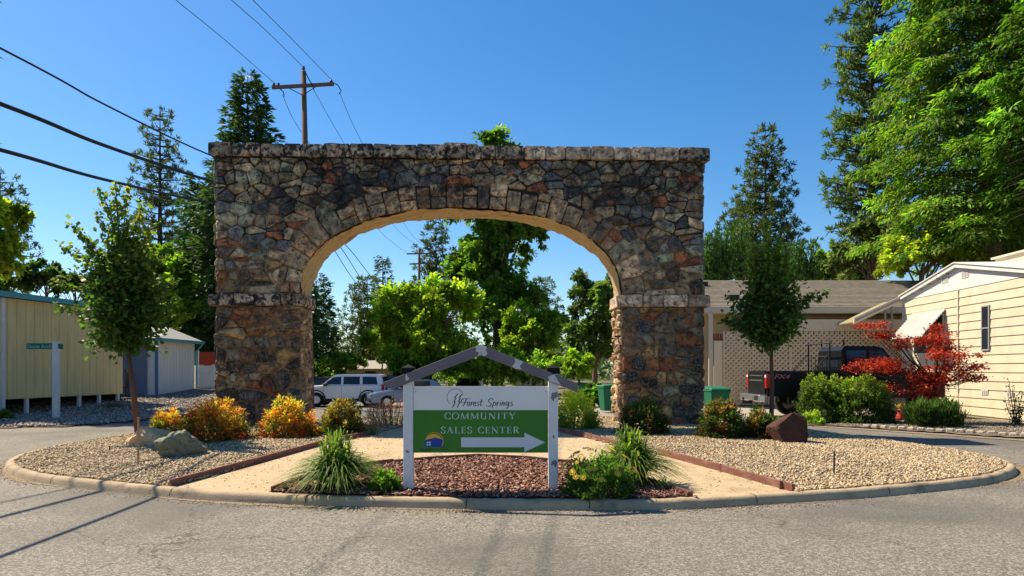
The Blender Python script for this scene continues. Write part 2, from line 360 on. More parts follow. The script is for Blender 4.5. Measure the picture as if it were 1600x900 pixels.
link('right_verge', grid_mesh('right_verge', 8.8, 60, 11, 60, .35, lambda x, y: .04+0*x, VR), M['verge_r'], kind='structure')
q = scatter(np.array([(9.4, 20.9), (10.7, 19.2), (12.3, 17.0), (15, 14.6), (15.4, 21), (14.5, 24), (13, 22.4)]), 6000, 23)
tag(stones('verge_gravel', np.column_stack([q, np.full(len(q), .05)]), (.012, .035), (.5, .8), [(.30, .24, .17), (.20, .16, .12), (.38, .31, .22)], M['pebble'], 24), 'dull brown gravel on the verge before the cream house', 'gravel', kind='stuff')
# concrete drive in front of the truck, concrete lane seen behind the arch
M['conc'] = mat('concrete', (.38, .33, .27), .9, (.30, .26, .21), 1.2, bump=.3, bscale=30, var2=(.22, .19, .16), scale2=.7, w2=(.55, .7))
sheet('driveway', [(8.2, 21.4), (13.0, 22.7), (14.2, 26.1), (14.2, 33), (8.2, 33)], .012, M['conc'])
sheet('lane', [(-5, 25), (6.5, 25), (9.5, 44), (-9, 44)], .010, mat('lane_concrete', (.30, .27, .23), .9, (.24, .22, .19), 1.0, bump=.3, bscale=30))
# sand and dirt along the right verge edge
sheet('verge_edge', [(9.05, 20.75), (10.65, 18.7), (12.25, 16.5), (15.05, 14.0), (15.2, 13.6), (12.1, 16.0), (10.4, 18.3), (8.7, 20.5)], .012, m_smear)
# ---------------------------------------------------------------- timber edging
M['timber'] = mat('edging_timber', (.23, .095, .065), .85, (.15, .06, .042), 5, bump=.5, bscale=20, var2=(.30, .17, .13), scale2=2.5, w2=(.5, .7), stretch=(1, 1, 3))
def boardrun(line, label, th=.045, h=.105, z0=.06, joints=None, up=0):
    line = [tuple(p) for p in line]
    for a_, b_ in ((0, 1), (-1, -2)):
        d_ = math.hypot(line[b_][0]-line[a_][0], line[b_][1]-line[a_][1])
        if edist(ISLP, [line[a_][0]], [line[a_][1]])[0] < .35:
            f_ = .20/d_; line[a_] = (line[a_][0]+(line[b_][0]-line[a_][0])*f_, line[a_][1]+(line[b_][1]-line[a_][1])*f_)
    line = [Vector((p[0], p[1], iz(p[0], p[1]))) for p in line]
    t = empty('timber_edging', line[0], 0, label, 'garden edging'); rr = random.Random(len(line))
    for a, b in zip(line[:-1], line[1:]):
        d = (b-a); L = math.hypot(d.x, d.y); n_ = Vector((-d.y, d.x, 0)).normalized()*th/2; g = d.normalized()*.004
        lo = [a+g-n_, b-g-n_, b-g+n_, a+g+n_]; dz = h+rr.uniform(-.012, .012)
        mb = MB().hexa([Vector((p.x, p.y, p.z-.03))-line[0] for p in lo], [Vector((p.x, p.y, p.z+dz+up))-line[0] for p in lo])
        mb.obj('board', M['timber'], t, bevel=.004)
        s0 = a+d*.12+n_*1.9-line[0]
    return t
def sub(line, m): # resample to m boards
    p = np.array(line, float); d = np.r_[0, np.cumsum(np.linalg.norm(np.diff(p, axis=0), axis=1))]; t = np.linspace(0, d[-1], m+1)
    return list(zip(np.interp(t, d, p[:, 0]), np.interp(t, d, p[:, 1])))
ta = boardrun(sub(LA, 3), 'long brown edging board between the left gravel and the sandy path')
boardrun(sub(LC, 2), 'long brown edging board between the right gravel and the sandy path')
boardrun(sub(LD, 2), 'short edging boards at the yellow shrub behind the sign')
boardrun([tuple(ARCP[i]) for i in range(0, len(ARCP), 4)], 'curved edging boards around the bark mulch under the sign', th=.035, h=.09)
# stakes
for (px, py, h, lab) in ((442, 767, .13, 'small wooden stake at the left end of the mulch edging'), (1222, 763, .11, 'small dark stake at the near end of the right long board')):
    g = G(px, py, .12); o = MB().add([], []).box(-.02, .02, -.015, .015, -.04, h).obj('stake', M['timber'], bevel=.003, loc=(g.x, g.y+.05, iz(g.x, g.y)-.0)); tag(o, lab, 'stake')
for (px, py, h, lab) in ((1303, 741, .36, 'thin rusty rod standing in the right gravel'), (171, 706, .12, 'short dark peg in the left gravel near the kerb')):
    g = G(px, py, .14); tag(MB().tube([(0, 0, -.05), (0.005, 0, h)], .012, 6).obj('rod', M['bark_dark'], loc=(g.x, g.y, iz(g.x, g.y))), lab, 'rod')
# ================================================================ STONE ARCH
def rock_mat(name, dark_top=True, lich=.0):
    m = bpy.data.materials.new(name); m.use_nodes = True; n = m.node_tree.nodes; l = m.node_tree.links; b = n['Principled BSDF']
    b.inputs['Roughness'].default_value = .85; b.inputs['Specular IOR Level'].default_value = .25
    tc = n.new('ShaderNodeTexCoord').outputs['Object']; at = n.new('ShaderNodeAttribute'); at.attribute_name = 'Col'
    def nz(s, d=6, r=.6, off=0):
        t = n.new('ShaderNodeTexNoise'); t.inputs['Scale'].default_value = s; t.inputs['Detail'].default_value = d; t.inputs['Roughness'].default_value = r
        mp = n.new('ShaderNodeMapping'); mp.inputs['Location'].default_value = (off, off*2, 0); l.new(tc, mp.inputs[0]); l.new(mp.outputs[0], t.inputs['Vector']); return t.outputs['Fac']
    def rg(f, a, bb, c=0., d=1.):
        r = n.new('ShaderNodeMapRange'); r.inputs[1].default_value = a; r.inputs[2].default_value = bb; r.inputs[3].default_value = c; r.inputs[4].default_value = d
        l.new(f, r.inputs[0]); return r.outputs[0]
    def mx(f, a, bb, mode='MIX'):
        x = n.new('ShaderNodeMix'); x.data_type = 'RGBA'; x.blend_type = mode
        if isinstance(f, float): x.inputs[0].default_value = f
        else: l.new(f, x.inputs[0])
        for s_, v in ((6, a), (7, bb)):
            if isinstance(v, tuple): x.inputs[s_].default_value = (*v, 1)
            else: l.new(v, x.inputs[s_])
        return x.outputs[2]
    def mul(a, bb):
        x = n.new('ShaderNodeMath'); x.operation = 'MULTIPLY'; l.new(a, x.inputs[0])
        if isinstance(bb, float): x.inputs[1].default_value = bb
        else: l.new(bb, x.inputs[1])
        return x.outputs[0]
    base = mx(rg(nz(5), .35, .65), mx(1.0, at.outputs['Color'], (.42, .43, .48), 'MULTIPLY'), mx(1.0, at.outputs['Color'], (2.0, 1.85, 1.6), 'MULTIPLY'))
    base = mx(rg(nz(2.6, 5, .65, 7), .57, .65, 0, .85), base, (.42, .16, .045))          # rust
    base = mx(rg(nz(22, 4, .6, 3), .57, .64, 0, .6), base, (.42, .38, .32))             # pale grain and lichen
    base = mx(rg(nz(8, 7, .75, 13), .53, .60, 0, .88), base, (.03, .03, .04))             # dark fissures
    base = mx(rg(nz(13, 7, .75, 41), .55, .65, 0, .65), base, (.40, .26, .11))          # gold mottling
    base = mx(rg(nz(17, 7, .8, 51), .56, .64, 0, .8), base, (.035, .03, .03))
    sp = n.new('ShaderNodeSeparateXYZ'); l.new(tc, sp.inputs[0])
    if dark_top:
        dm = mul(rg(nz(.8, 7, .75, 21), .44, .51), rg(sp.outputs['Z'], 4.8, 6.4))
        base = mx(mul(mul(dm, rg(nz(6, 6, .75, 9), .40, .56, .25, 1.)), .9), base, (.016, .016, .018))
    if lich:
        base = mx(rg(nz(1.3, 3, .6, 61), .45, .55, 0, .55), base, (.10, .085, .07)); base = mx(rg(nz(9, 5, .6, 31), .50-.02*lich, .545, 0, .94), base, (.018, .018, .02))
        base = mx(rg(nz(30, 3, .6, 4), .6, .66, 0, .7), base, (.02, .02, .02))
    l.new(base, b.inputs['Base Color'])
    bp = n.new('ShaderNodeBump'); bp.inputs['Strength'].default_value = 1.0; bp.inputs['Distance'].default_value = .06
    l.new(nz(11, 10, .7, 5), bp.inputs['Height']); l.new(bp.outputs[0], b.inputs['Normal'])
    return m
M['rock'] = rock_mat('field_stone'); M['cap'] = rock_mat('cap_stone', False, 1.0); M['vous'] = rock_mat('arch_ring_stone', True, 0)
M['capr'] = rock_mat('clean_cap_stone', False, .0)
def mortar_mat():
    m = mat('mortar', (.38, .25, .14), .95, (.17, .11, .07), 2.2, bump=.8, bscale=14, coords='obj')
    n = m.node_tree.nodes; l = m.node_tree.links; b = n['Principled BSDF']; src = b.inputs['Base Color'].links[0].from_socket
    tc = n.new('ShaderNodeTexCoord').outputs['Object']; sp = n.new('ShaderNodeSeparateXYZ'); l.new(tc, sp.inputs[0])
    t = n.new('ShaderNodeTexNoise'); t.inputs['Scale'].default_value = .9; t.inputs['Detail'].default_value = 7; l.new(tc, t.inputs['Vector'])
    a = n.new('ShaderNodeMapRange'); a.inputs[1].default_value = 4.2; a.inputs[2].default_value = 7.3; a.inputs[3].default_value = -.10; a.inputs[4].default_value = .30; l.new(sp.outputs['Z'], a.inputs[0])
    s = n.new('ShaderNodeMath'); s.operation = 'ADD'; l.new(t.outputs['Fac'], s.inputs[0]); l.new(a.outputs[0], s.inputs[1])
    r = n.new('ShaderNodeMapRange'); r.inputs[1].default_value = .50; r.inputs[2].default_value = .60; l.new(s.outputs[0], r.inputs[0])
    x = n.new('ShaderNodeMix'); x.data_type = 'RGBA'; l.new(r.outputs[0], x.inputs[0]); l.new(src, x.inputs[6]); x.inputs[7].default_value = (.03, .026, .022, 1)
    l.new(x.outputs[2], b.inputs['Base Color']); return m
M['mortar'] = mortar_mat()
M['soffit'] = mat('board_marked_soffit', (.86, .68, .38), .9, (.62, .42, .19), 5, coords='uv', stretch=(.6, 6, 1), bump=1.0, bscale=5, bdist=.12, var2=(.42, .25, .10), scale2=2.2, w2=(.5, .66))
AX, AY, AT = -1.34, 19.0, 1.10                     # centre x, front face y, thickness
HW, PIN, ZS, RISE, ZT = 6.56, 4.33, 3.69, 2.33, 7.33; EXP = 2.25
arch = empty('stone_arch', (AX, AY, 0), R(2.0), 'large rough stone gateway arch with flat cap standing behind the sign', 'stone arch')
def intr(u):
    u = abs(u); return ZS+RISE*max(0, 1-(u/PIN)**EXP)**(1/EXP)
cu = [PIN*math.cos(t) for t in np.linspace(0, math.pi, 61)]
CURVE = np.array([(u, intr(u)) for u in cu])       # from right spring to left spring
dl = np.linalg.norm(np.diff(CURVE, axis=0), axis=1); cs = np.r_[0, np.cumsum(dl)]; CL = cs[-1]
def cpt(s):
    s = min(max(s, 0), CL); x = np.interp(s, cs, CURVE[:, 0]); z = np.interp(s, cs, CURVE[:, 1]); e = .05
    x0 = np.interp(max(s-e, 0), cs, CURVE[:, 0]); z0 = np.interp(max(s-e, 0), cs, CURVE[:, 1]); x1 = np.interp(min(s+e, CL), cs, CURVE[:, 0]); z1 = np.interp(min(s+e, CL), cs, CURVE[:, 1])
    tx, tz = x1-x0, z1-z0; L = math.hypot(tx, tz); return np.array((x, z)), np.array((tz, -tx))/L   # outward normal
RD = .60
OUT = np.array([cpt(s)[0]+cpt(s)[1]*RD for s in np.linspace(0, CL, 80)])
OUT[0] = (PIN+RD, ZS-.1); OUT[-1] = (-PIN-RD, ZS-.1)
# core body
us = sorted(set([-HW+.04, HW-.04, -PIN, PIN]+[float(u) for u in cu])); mb = MB(); bk = .008
ZB = -.1
def lo(u): return ZB if abs(u) >= PIN-1e-6 else intr(u)
for a, b in zip(us[:-1], us[1:]):
    mid = (a+b)/2; za, zb = (ZB, ZB) if abs(mid) > PIN else (intr(a), intr(b))
    mb.hexa([(a, bk, za), (b, bk, zb), (b, AT-bk, zb), (a, AT-bk, za)], [(a, bk, ZT), (b, bk, ZT), (b, AT-bk, ZT), (a, AT-bk, ZT)])
mb.obj('mortar_core', M['mortar'], arch)
# board marked soffit band just under the curve
sv = []; suv = []; K = 8; S_ = 110; rr = np.random.default_rng(2)
rid = [rr.normal(0, .006, K+1) for _ in range(3)]
for i in range(S_+1):
    s = CL*i/S_; p, nn = cpt(s)
    for j in range(K+1):
        d = -.035+(AT+.07)*j/K; amp = .03*math.sin(s*1.7+j*2.1)+.025*math.sin(s*5.3+j*1.3)+.022*rr.normal()
        q = p-nn*(.035+amp*.6); sv.append((q[0], d, q[1])); suv.append((s, d))
sf = [(i*(K+1)+j, i*(K+1)+j+1, (i+1)*(K+1)+j+1, (i+1)*(K+1)+j) for i in range(S_) for j in range(K)]
me = npmesh('soffit', sv, sf, 4); uvl = me.uv_layers.new(name='UVMap'); li = np.zeros(len(me.loops), np.int32); me.loops.foreach_get('vertex_index', li)
uvl.data.foreach_set('uv', np.array(suv, np.float32)[li].ravel()); so_ = link('soffit', me, M['soffit'], arch)
# --- stones
PAL = [(.13, .145, .15), (.18, .195, .155), (.26, .24, .18), (.06, .07, .095), (.30, .25, .18), (.12, .10, .085), (.27, .10, .045), (.22, .19, .12), (.38, .31, .22), (.035, .038, .045), (.10, .115, .12), (.21, .21, .175), (.24, .22, .16)]
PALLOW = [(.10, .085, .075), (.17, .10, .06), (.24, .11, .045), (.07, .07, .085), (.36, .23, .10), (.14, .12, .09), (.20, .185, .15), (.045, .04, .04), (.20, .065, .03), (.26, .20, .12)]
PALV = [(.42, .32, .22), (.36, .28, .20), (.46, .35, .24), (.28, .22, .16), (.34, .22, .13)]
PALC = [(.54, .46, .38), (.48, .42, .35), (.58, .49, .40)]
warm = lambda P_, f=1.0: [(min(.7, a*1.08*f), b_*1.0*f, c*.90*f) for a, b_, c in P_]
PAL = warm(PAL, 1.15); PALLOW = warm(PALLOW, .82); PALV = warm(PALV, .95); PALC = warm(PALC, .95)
def clip(poly, p, n_):
    out = []; m = len(poly)
    for i in range(m):
        a, b = poly[i], poly[(i+1) % m]; da = (a-p)@n_; db = (b-p)@n_
        if da <= 0: out.append(a)
        if (da < 0 < db) or (db < 0 < da): out.append(a+(b-a)*da/(da-db))
    return out
def inset(poly, g):
    q = list(poly); c = np.mean(poly, 0)
    for i in range(len(poly)):
        a, b = poly[i], poly[(i+1) % len(poly)]; d = b-a; L = np.linalg.norm(d)
        if L < 1e-6: continue
        n_ = np.array((d[1], -d[0]))/L
        if (c-a)@n_ > 0: n_ = -n_
        q = clip(q, a-n_*g, n_)
        if len(q) < 3: return None
    return q
def roundp(poly, rng, k=.22, jit=.012):
    out = []; m = len(poly)
    for i in range(m):
        p0, p1, p2 = poly[i-1], poly[i], poly[(i+1) % m]; kk = min(k*rng.uniform(.6, 1.3), .45)
        out.append(p1+(p0-p1)*kk); out.append(p1+(p2-p1)*kk)
    q = [p+np.array([rng.uniform(-jit, jit), rng.uniform(-jit, jit)]) for p in out]
    r_ = [q[0]]
    for p in q[1:]:
        if np.linalg.norm(p-r_[-1]) > .03: r_.append(p)
    if np.linalg.norm(r_[0]-r_[-1]) < .03: r_.pop()
    return r_
def stone_geo(poly, rng, depth=.07, sink=.05, taper=.78, k=.22, jit=.012):
    q = roundp(poly, rng, k, jit); n = len(q)
    if n < 3: return None
    c = np.mean(q, 0); V = []; tl = np.array([rng.uniform(-.10, .10), rng.uniform(-.10, .10)])
    for p in q: V.append((p[0], p[1], -sink))
    for p in q: V.append((p[0], p[1], depth*rng.uniform(.25, .55)))
    for p in q:
        e = c+(p-c)*taper*rng.uniform(.9, 1.05); V.append((e[0], e[1], depth*rng.uniform(.8, 1.15)+(e-c)@tl))
    e = c+(np.array(q[0])-c)*rng.uniform(-.3, .3); V.append((e[0], e[1], depth*rng.uniform(.95, 1.35)))
    Fs = [(r_*n+i, r_*n+(i+1) % n, (r_+1)*n+(i+1) % n, (r_+1)*n+i) for r_ in (0, 1) for i in range(n)]+[(2*n+i, 2*n+(i+1) % n, 3*n) for i in range(n)]
    return V, Fs
def frame_front(v): return (v[0], -v[2], v[1])
def frame_back(v): return (v[0], AT+v[2], v[1])
def frame_left(v): return (-HW-v[2], v[0], v[1])
def frame_right(v): return (HW+v[2], v[0], v[1])
def frame_inL(v): return (-PIN+v[2], v[0], v[1])     # inner face of left pier looks +x
def frame_inR(v): return (PIN-v[2], v[0], v[1])
def voro(x0, x1, z0, z1, sw, sh, rng, ex=None, ax=1.0):
    seeds = []; z = z0; row = 0
    while z < z1-.1:
        h = min(sh*rng.uniform(.6, 1.5), z1-z); x = x0-rng.uniform(0, sw*.5)
        while x < x1:
            wd = sw*rng.choice([.45, .7, .9, 1.1, 1.5, 1.9])*rng.uniform(.85, 1.15)
            px, pz = x+wd/2, z+h/2+rng.uniform(-.22, .22)*sh
            if x0+.05 < px < x1-.05: seeds.append(np.array((px, pz)))
            if wd > sw*.9 and rng.random() < .3: seeds[-1:] = [np.array((px, pz+h*.25)), np.array((px+wd*.05, pz-h*.28))] if seeds else []
            x += wd
        z += h
    if ex is not None: seeds = [s for s in seeds if not ex(s)]
    S = np.array(seeds); sc_ = np.array((.72, 1.0)); T = S*sc_; cells = []
    for i in range(len(S)):
        cell = [np.array(p)*sc_ for p in ((x0, z0), (x1, z0), (x1, z1), (x0, z1))]
        d = ((T-T[i])**2).sum(1); 
        for j in np.argsort(d)[1:16]:
            if d[j] < 1e-6: continue
            cell = clip(cell, (T[i]+T[j])/2, (T[j]-T[i]))
            if len(cell) < 3: break
        if len(cell) >= 3: cells.append((S[i], [p/sc_ for p in cell]))
    return cells
rng = np.random.default_rng(14)
def ring_inside(s):
    d = ((OUT-s)**2).sum(1).argmin(); p = OUT[d]; nn = cpt(CL*d/79)[1]; return s[1] > 3.4 and (s-p)@nn < .04
count = 0
def put_stone(name, poly, fr, pal, mt, g=.015, depth=.05, k=.15, jit=.014, **kw):
    global count
    q = inset(poly, g*rng.uniform(.45, 1.3))
    if q is None or len(q) < 3: return None
    a = 0.5*abs(sum(q[i][0]*q[(i+1) % len(q)][1]-q[(i+1) % len(q)][0]*q[i][1] for i in range(len(q))))
    if a < .004: return None
    geo = stone_geo(q, rng, depth*rng.uniform(.4, 1.9), k=k, jit=jit, **kw)
    if geo is None: return None
    return geo
def as_object(name, geo, fr, pal, mt):
    V, Fs = geo; mb = MB(); mb.add([fr(v) for v in V], Fs); me = mb.mesh(name)
    c = np.array(pal[rng.integers(0, len(pal))])*rng.uniform(.8, 1.5); setcol(me, np.tile(c, (len(me.vertices), 1)))
    return link(name, me, mt, arch)
front = []
for (s, cell) in voro(-HW, HW, ZS-.02, ZT, .42, .30, rng, ring_inside):
    d = ((OUT-s)**2).sum(1).argmin(); nn = cpt(CL*d/79)[1]
    c0 = clip(cell, OUT[d], -nn)
    for dd in (d-6, d+6):       # follow the bend of the ring
        if 0 <= dd < 80 and len(c0) >= 3:
            n2 = cpt(CL*dd/79)[1]
            if any((p-OUT[dd])@n2 < 0 and abs((p-OUT[dd])@np.array((-n2[1], n2[0]))) < .25 for p in c0): c0 = clip(c0, OUT[dd], -n2)
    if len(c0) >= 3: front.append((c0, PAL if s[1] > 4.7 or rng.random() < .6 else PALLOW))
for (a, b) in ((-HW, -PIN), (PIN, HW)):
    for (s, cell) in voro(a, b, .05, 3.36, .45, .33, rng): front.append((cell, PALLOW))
nst = 0; rest = []
front.sort(key=lambda f: -abs(sum(f[0][i][0]*f[0][(i+1) % len(f[0])][1]-f[0][(i+1) % len(f[0])][0]*f[0][i][1] for i in range(len(f[0])))))
for cell, pal in front:
    geo = put_stone('stone', cell, frame_front, pal, M['rock'])
    if geo and nst < 290: as_object('stone', geo, frame_front, pal, M['rock']); nst += 1
    elif geo: rest.append((geo, pal))
if rest:      # past the limit: one part
    mb = MB(); cols = []
    for geo, pal in rest: mb.add([frame_front(v) for v in geo[0]], geo[1]); cols += [np.array(pal[rng.integers(0, len(pal))])*rng.uniform(.8, 1.4)]*len(geo[0])
    me = mb.mesh('face_rubble'); setcol(me, np.array(cols)); link('face_rubble', me, M['rock'], arch, kind='stuff')
print('front stones', nst, len(front))
# ring of dressed stones
s = .02
while s < CL-.12:
    wd = rng.uniform(.30, .46); wd = min(wd, CL-s)
    if CL-s-wd < .2: wd = CL-s
    p0, n0 = cpt(s); p1, n1 = cpt(s+wd); dep = RD+rng.uniform(-.10, .16); sp = rng.random() < .35
    cuts = [0, dep] if not sp else [0, dep*rng.uniform(.4, .65), dep]
    for c0, c1 in zip(cuts[:-1], cuts[1:]):
        poly = [p0+n0*c0, p1+n1*c0, p1+n1*c1, p0+n0*c1]
        q = inset(poly, .012)
        if q is None: continue
        geo = stone_geo(q, rng, rng.uniform(.05, .085), k=.10, jit=.006, taper=.9)
        if geo: as_object('ring_stone', geo, frame_front, PALV if rng.random() < .72 else PAL, M['vous'])
    s += wd
# back, sides and inner faces: joined
def joined(name, items, mt):
    mb = MB(); cols = []
    for cells, fr, pal, dpt in items:
        for _, cell in cells:
            geo = put_stone('s', cell, fr, pal, mt, depth=dpt)
            if geo is None: continue
            mb.add([fr(v) for v in geo[0]], geo[1]); c = np.array(pal[rng.integers(0, len(pal))])*rng.uniform(.8, 1.2); cols += [c]*len(geo[0])
    me = mb.mesh(name); setcol(me, np.array(cols)); return link(name, me, mt, arch, kind='stuff')
PALI = [(.42, .31, .19), (.36, .26, .16), (.30, .21, .13), (.47, .36, .24), (.25, .17, .11)]
joined('inner_rubble', [(voro(.02, AT-.02, .05, 3.34, .34, .26, rng), frame_inL, PALI, .05), (voro(.02, AT-.02, .05, 3.34, .34, .26, rng), frame_inR, PALI, .07)], M['rock'])
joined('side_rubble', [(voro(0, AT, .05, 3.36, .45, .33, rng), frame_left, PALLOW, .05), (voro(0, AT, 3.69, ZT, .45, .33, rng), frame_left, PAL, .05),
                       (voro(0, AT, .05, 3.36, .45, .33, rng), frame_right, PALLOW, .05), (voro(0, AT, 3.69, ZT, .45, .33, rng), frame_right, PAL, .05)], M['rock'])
def ring2(s):
    d = ((CURVE-s)**2).sum(1).argmin(); return abs(s[0]) < PIN+.1 and s[1] < intr(s[0])+.35
def bclip(cells):
    out = []
    for s, c in cells:
        for j in range(2, len(CURVE)-2, 3):
            nn = cpt(cs[j])[1]
            if abs(CURVE[j][0]-s[0]) < 1.2 and len(c) >= 3 and (s-CURVE[j])@nn > 0: c = clip(c, CURVE[j]+nn*.03, -nn) if any((p-CURVE[j])@nn < 0 and np.hypot(*(p-CURVE[j])) < 1.0 for p in c) else c
        d = ((CURVE-s)**2).sum(1).argmin(); nn = cpt(cs[d])[1]
        if len(c) >= 3: c = clip(c, CURVE[d]+nn*.03, -nn)
        if len(c) >= 3: out.append((s, c))
    return out
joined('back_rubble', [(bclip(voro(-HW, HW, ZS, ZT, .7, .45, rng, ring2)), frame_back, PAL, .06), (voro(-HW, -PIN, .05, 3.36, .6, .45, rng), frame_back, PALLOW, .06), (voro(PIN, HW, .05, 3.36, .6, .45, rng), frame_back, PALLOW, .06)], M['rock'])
# blocks: cap course and ledges
def block(name, x0, x1, y0, y1, z0, z1, mt, pal, jit=.018, bev=.02):
    lo_ = [(x0, y0, z0), (x1, y0, z0), (x1, y1, z0), (x0, y1, z0)]; hi_ = [(x0, y0, z1), (x1, y0, z1), (x1, y1, z1), (x0, y1, z1)]
    mb = MB().hexa(lo_, hi_); me = mb.mesh(name); bm = bmesh.new(); bm.from_mesh(me)
    bmesh.ops.subdivide_edges(bm, edges=[e for e in bm.edges if e.calc_length() > .45], cuts=2, use_grid_fill=True)
    for v in bm.verts: v.co += Vector([rng.uniform(-jit, jit)*a for a in (.35, 1, .8)])
    bmesh.ops.bevel(bm, geom=[e for e in bm.edges if len(e.link_faces) == 2 and e.calc_face_angle(0) > .9], offset=bev, segments=2, affect='EDGES')
    bm.to_mesh(me); bm.free(); c = np.array(pal[rng.integers(0, len(pal))])*rng.uniform(.8, 1.15); setcol(me, np.tile(c, (len(me.vertices), 1)))
    return link(name, me, mt, arch, smooth=False)
MB().box(-HW-.10, HW+.10, -.10, AT+.10, ZT+.0065, ZT+.31).obj('mortar_bed', M['mortar'], arch)
x = -HW-.16
while x < HW+.16-.05:
    wd = rng.uniform(.42, .82)
    if HW+.16-x-wd < .35: wd = HW+.16-x
    block('cap_stone', x+.012, x+wd-.012, -.16+rng.uniform(-.015, .015), AT+.16, ZT+.004, ZT+.345+rng.uniform(-.012, .012), M['cap'] if (x+wd/2 < 1.6 or rng.random() < .35) else M['capr'], PALC)
    x += wd
for k_, (a, b, h) in enumerate(((-.75, -.1, .05), (-.2, .42, .075), (-.5, .1, .11))):
    block('loose_slab', a, b, -.02+.02*k_, .6, ZT+.355+h-.045, ZT+.355+h, M['capr'], PALC, jit=.006, bev=.008)
for sgn in (-1, 1):
    x = -HW-.17 if sgn < 0 else PIN-.13; xe = -PIN+.13 if sgn < 0 else HW+.17; first = True
    for i, f in enumerate((.27, .22, .27, .24)):
        wd = (xe-x0_) if False else (xe-(-HW-.17 if sgn < 0 else PIN-.13))*f
        block('ledge_stone', x+.012, x+wd-.012, -.15+rng.uniform(-.01, .01), AT+.15, 3.37, 3.68+rng.uniform(-.012, .012), M['cap'] if sgn < 0 else M['capr'], PALC)
        x += wd
# quoins on the front corners of the piers are large squared stones
MB().box(PIN-.02-.13, PIN+.05, .25, .31, 2.55, 2.6).obj('iron_bracket', M['bark_dark'], arch)
# ================================================================ SALES SIGN
SY = 8.95
sx = lambda p: (p-800)*SY/F
sz = lambda p: CH-(p-HY)*SY/F
zb = iz(-.4, SY)
sg = empty('sales_sign', (sx(751), SY, zb), 0, 'white and green community sales sign with arrow under a small gabled wooden frame', 'sign')
def SL(x, y, z): return (x-sx(751), y-SY, z-zb)
M['postcap'] = mat('black_cap', (.010, .010, .011), .8, spec=.15)
for a, b in ((630, 645), (857, 872)):
    mb = MB().box(sx(a)-sx(751), sx(b)-sx(751), 0, .122, -.3, sz(583)-zb)
    p = mb.obj('post', M['white_worn'], sg, bevel=.004)
    cx = (sx(a)+sx(b))/2-sx(751); h0 = sz(584)-zb
    MB().box(cx-.082, cx+.082, -.021, .143, h0, h0+.075).add([(cx-.082, -.021, h0+.076), (cx+.082, -.021, h0+.076), (cx+.082, .143, h0+.076), (cx-.082, .143, h0+.076), (cx, .061, h0+.125)], [(0, 1, 4), (1, 2, 4), (2, 3, 4), (3, 0, 4)]).obj('post_cap', M['postcap'], p, bevel=.003)
M['roofboard'] = mat('grey_purple_paint', (.19, .155, .17), .7, (.15, .12, .135), 8, bump=.2, bscale=30, var2=(.55, .52, .52), scale2=3.4, w2=(.68, .70))
def quadboard(name, pts, y0, y1, m, parent, bev=.003):
    q = [SL(sx(a), 0, sz(b)) for a, b in pts]; q = [(x, z) for x, y, z in q]
    return MB().prism(q, 1, y0, y1).obj(name, m, parent, bevel=bev)
rb1 = quadboard('roof_board', [(601, 597), (751.5, 538), (751.5, 555.5), (616, 607), (602, 604)], -.042, -.002, M['roofboard'], sg)
rb2 = quadboard('roof_board', [(752, 538), (902, 599), (902, 613), (752, 555.5)], -.042, -.002, M['roofboard'], sg)
m_pw = mat('bare_white_patch', (.62, .60, .60), .7, (.5, .47, .46), 14)
for pts, pr in (([(742, 542), (751.4, 538.4), (751.4, 555), (746, 556.5), (749, 551), (743, 549), (745, 545)], rb1), ([(752.4, 538.4), (761, 542.4), (759, 548), (762, 552), (758, 557), (752.4, 554.8)], rb2),
                ([(804, 559.6), (818, 565.4), (812, 572), (815, 577), (806, 576.5), (800, 572.8), (805, 566)], rb2), ([(856, 588), (866, 584.8), (870, 592), (876, 601.5), (858, 595.5)], rb2), ([(636, 583.6), (638, 589), (641, 592), (635, 595), (634, 588)], rb1)):
    q = [SL(sx(a), 0, sz(b)) for a, b in pts]
    MB().add([(x, -.0445, z) for x, y, z in q], [tuple(range(len(q)))]).obj('paint_patch', m_pw, pr)
for pts in ([(862, 614), (871, 612), (871.5, 620), (866, 623), (864.5, 628), (861, 622)], [(862, 721), (868, 718.5), (871, 724), (868, 731), (865, 726), (861, 727)], [(863, 680), (866.5, 680.5), (866, 685), (863.5, 684)], [(634, 703), (640, 705), (639, 708), (635, 707)]):
    q = [SL(sx(a), 0, sz(b)) for a, b in pts]
    MB().add([(x, -.002, z) for x, y, z in q], [tuple(range(len(q)))]).obj('peeled_patch', mat('peeled', (.22, .20, .20), .9), sg)
bx0, bx1 = sx(645)-sx(751)+.003, sx(857)-sx(751)-.003
bd = MB().box(bx0, bx1, .03, .055, sz(708)-zb, sz(603.5)-zb).obj('sign_panel', mat('panel_white', (.82, .79, .74), .5, (.74, .71, .66), 2), sg)
MB().add([(bx0+.002, .028, sz(707.4)-zb), (bx1-.002, .028, sz(707.4)-zb), (bx1-.002, .028, sz(641)-zb), (bx0+.002, .028, sz(641)-zb)], [(0, 1, 2, 3)]).obj('green_field', mat('sign_green', (.045, .20, .018), .5, (.035, .165, .014), 3), bd)
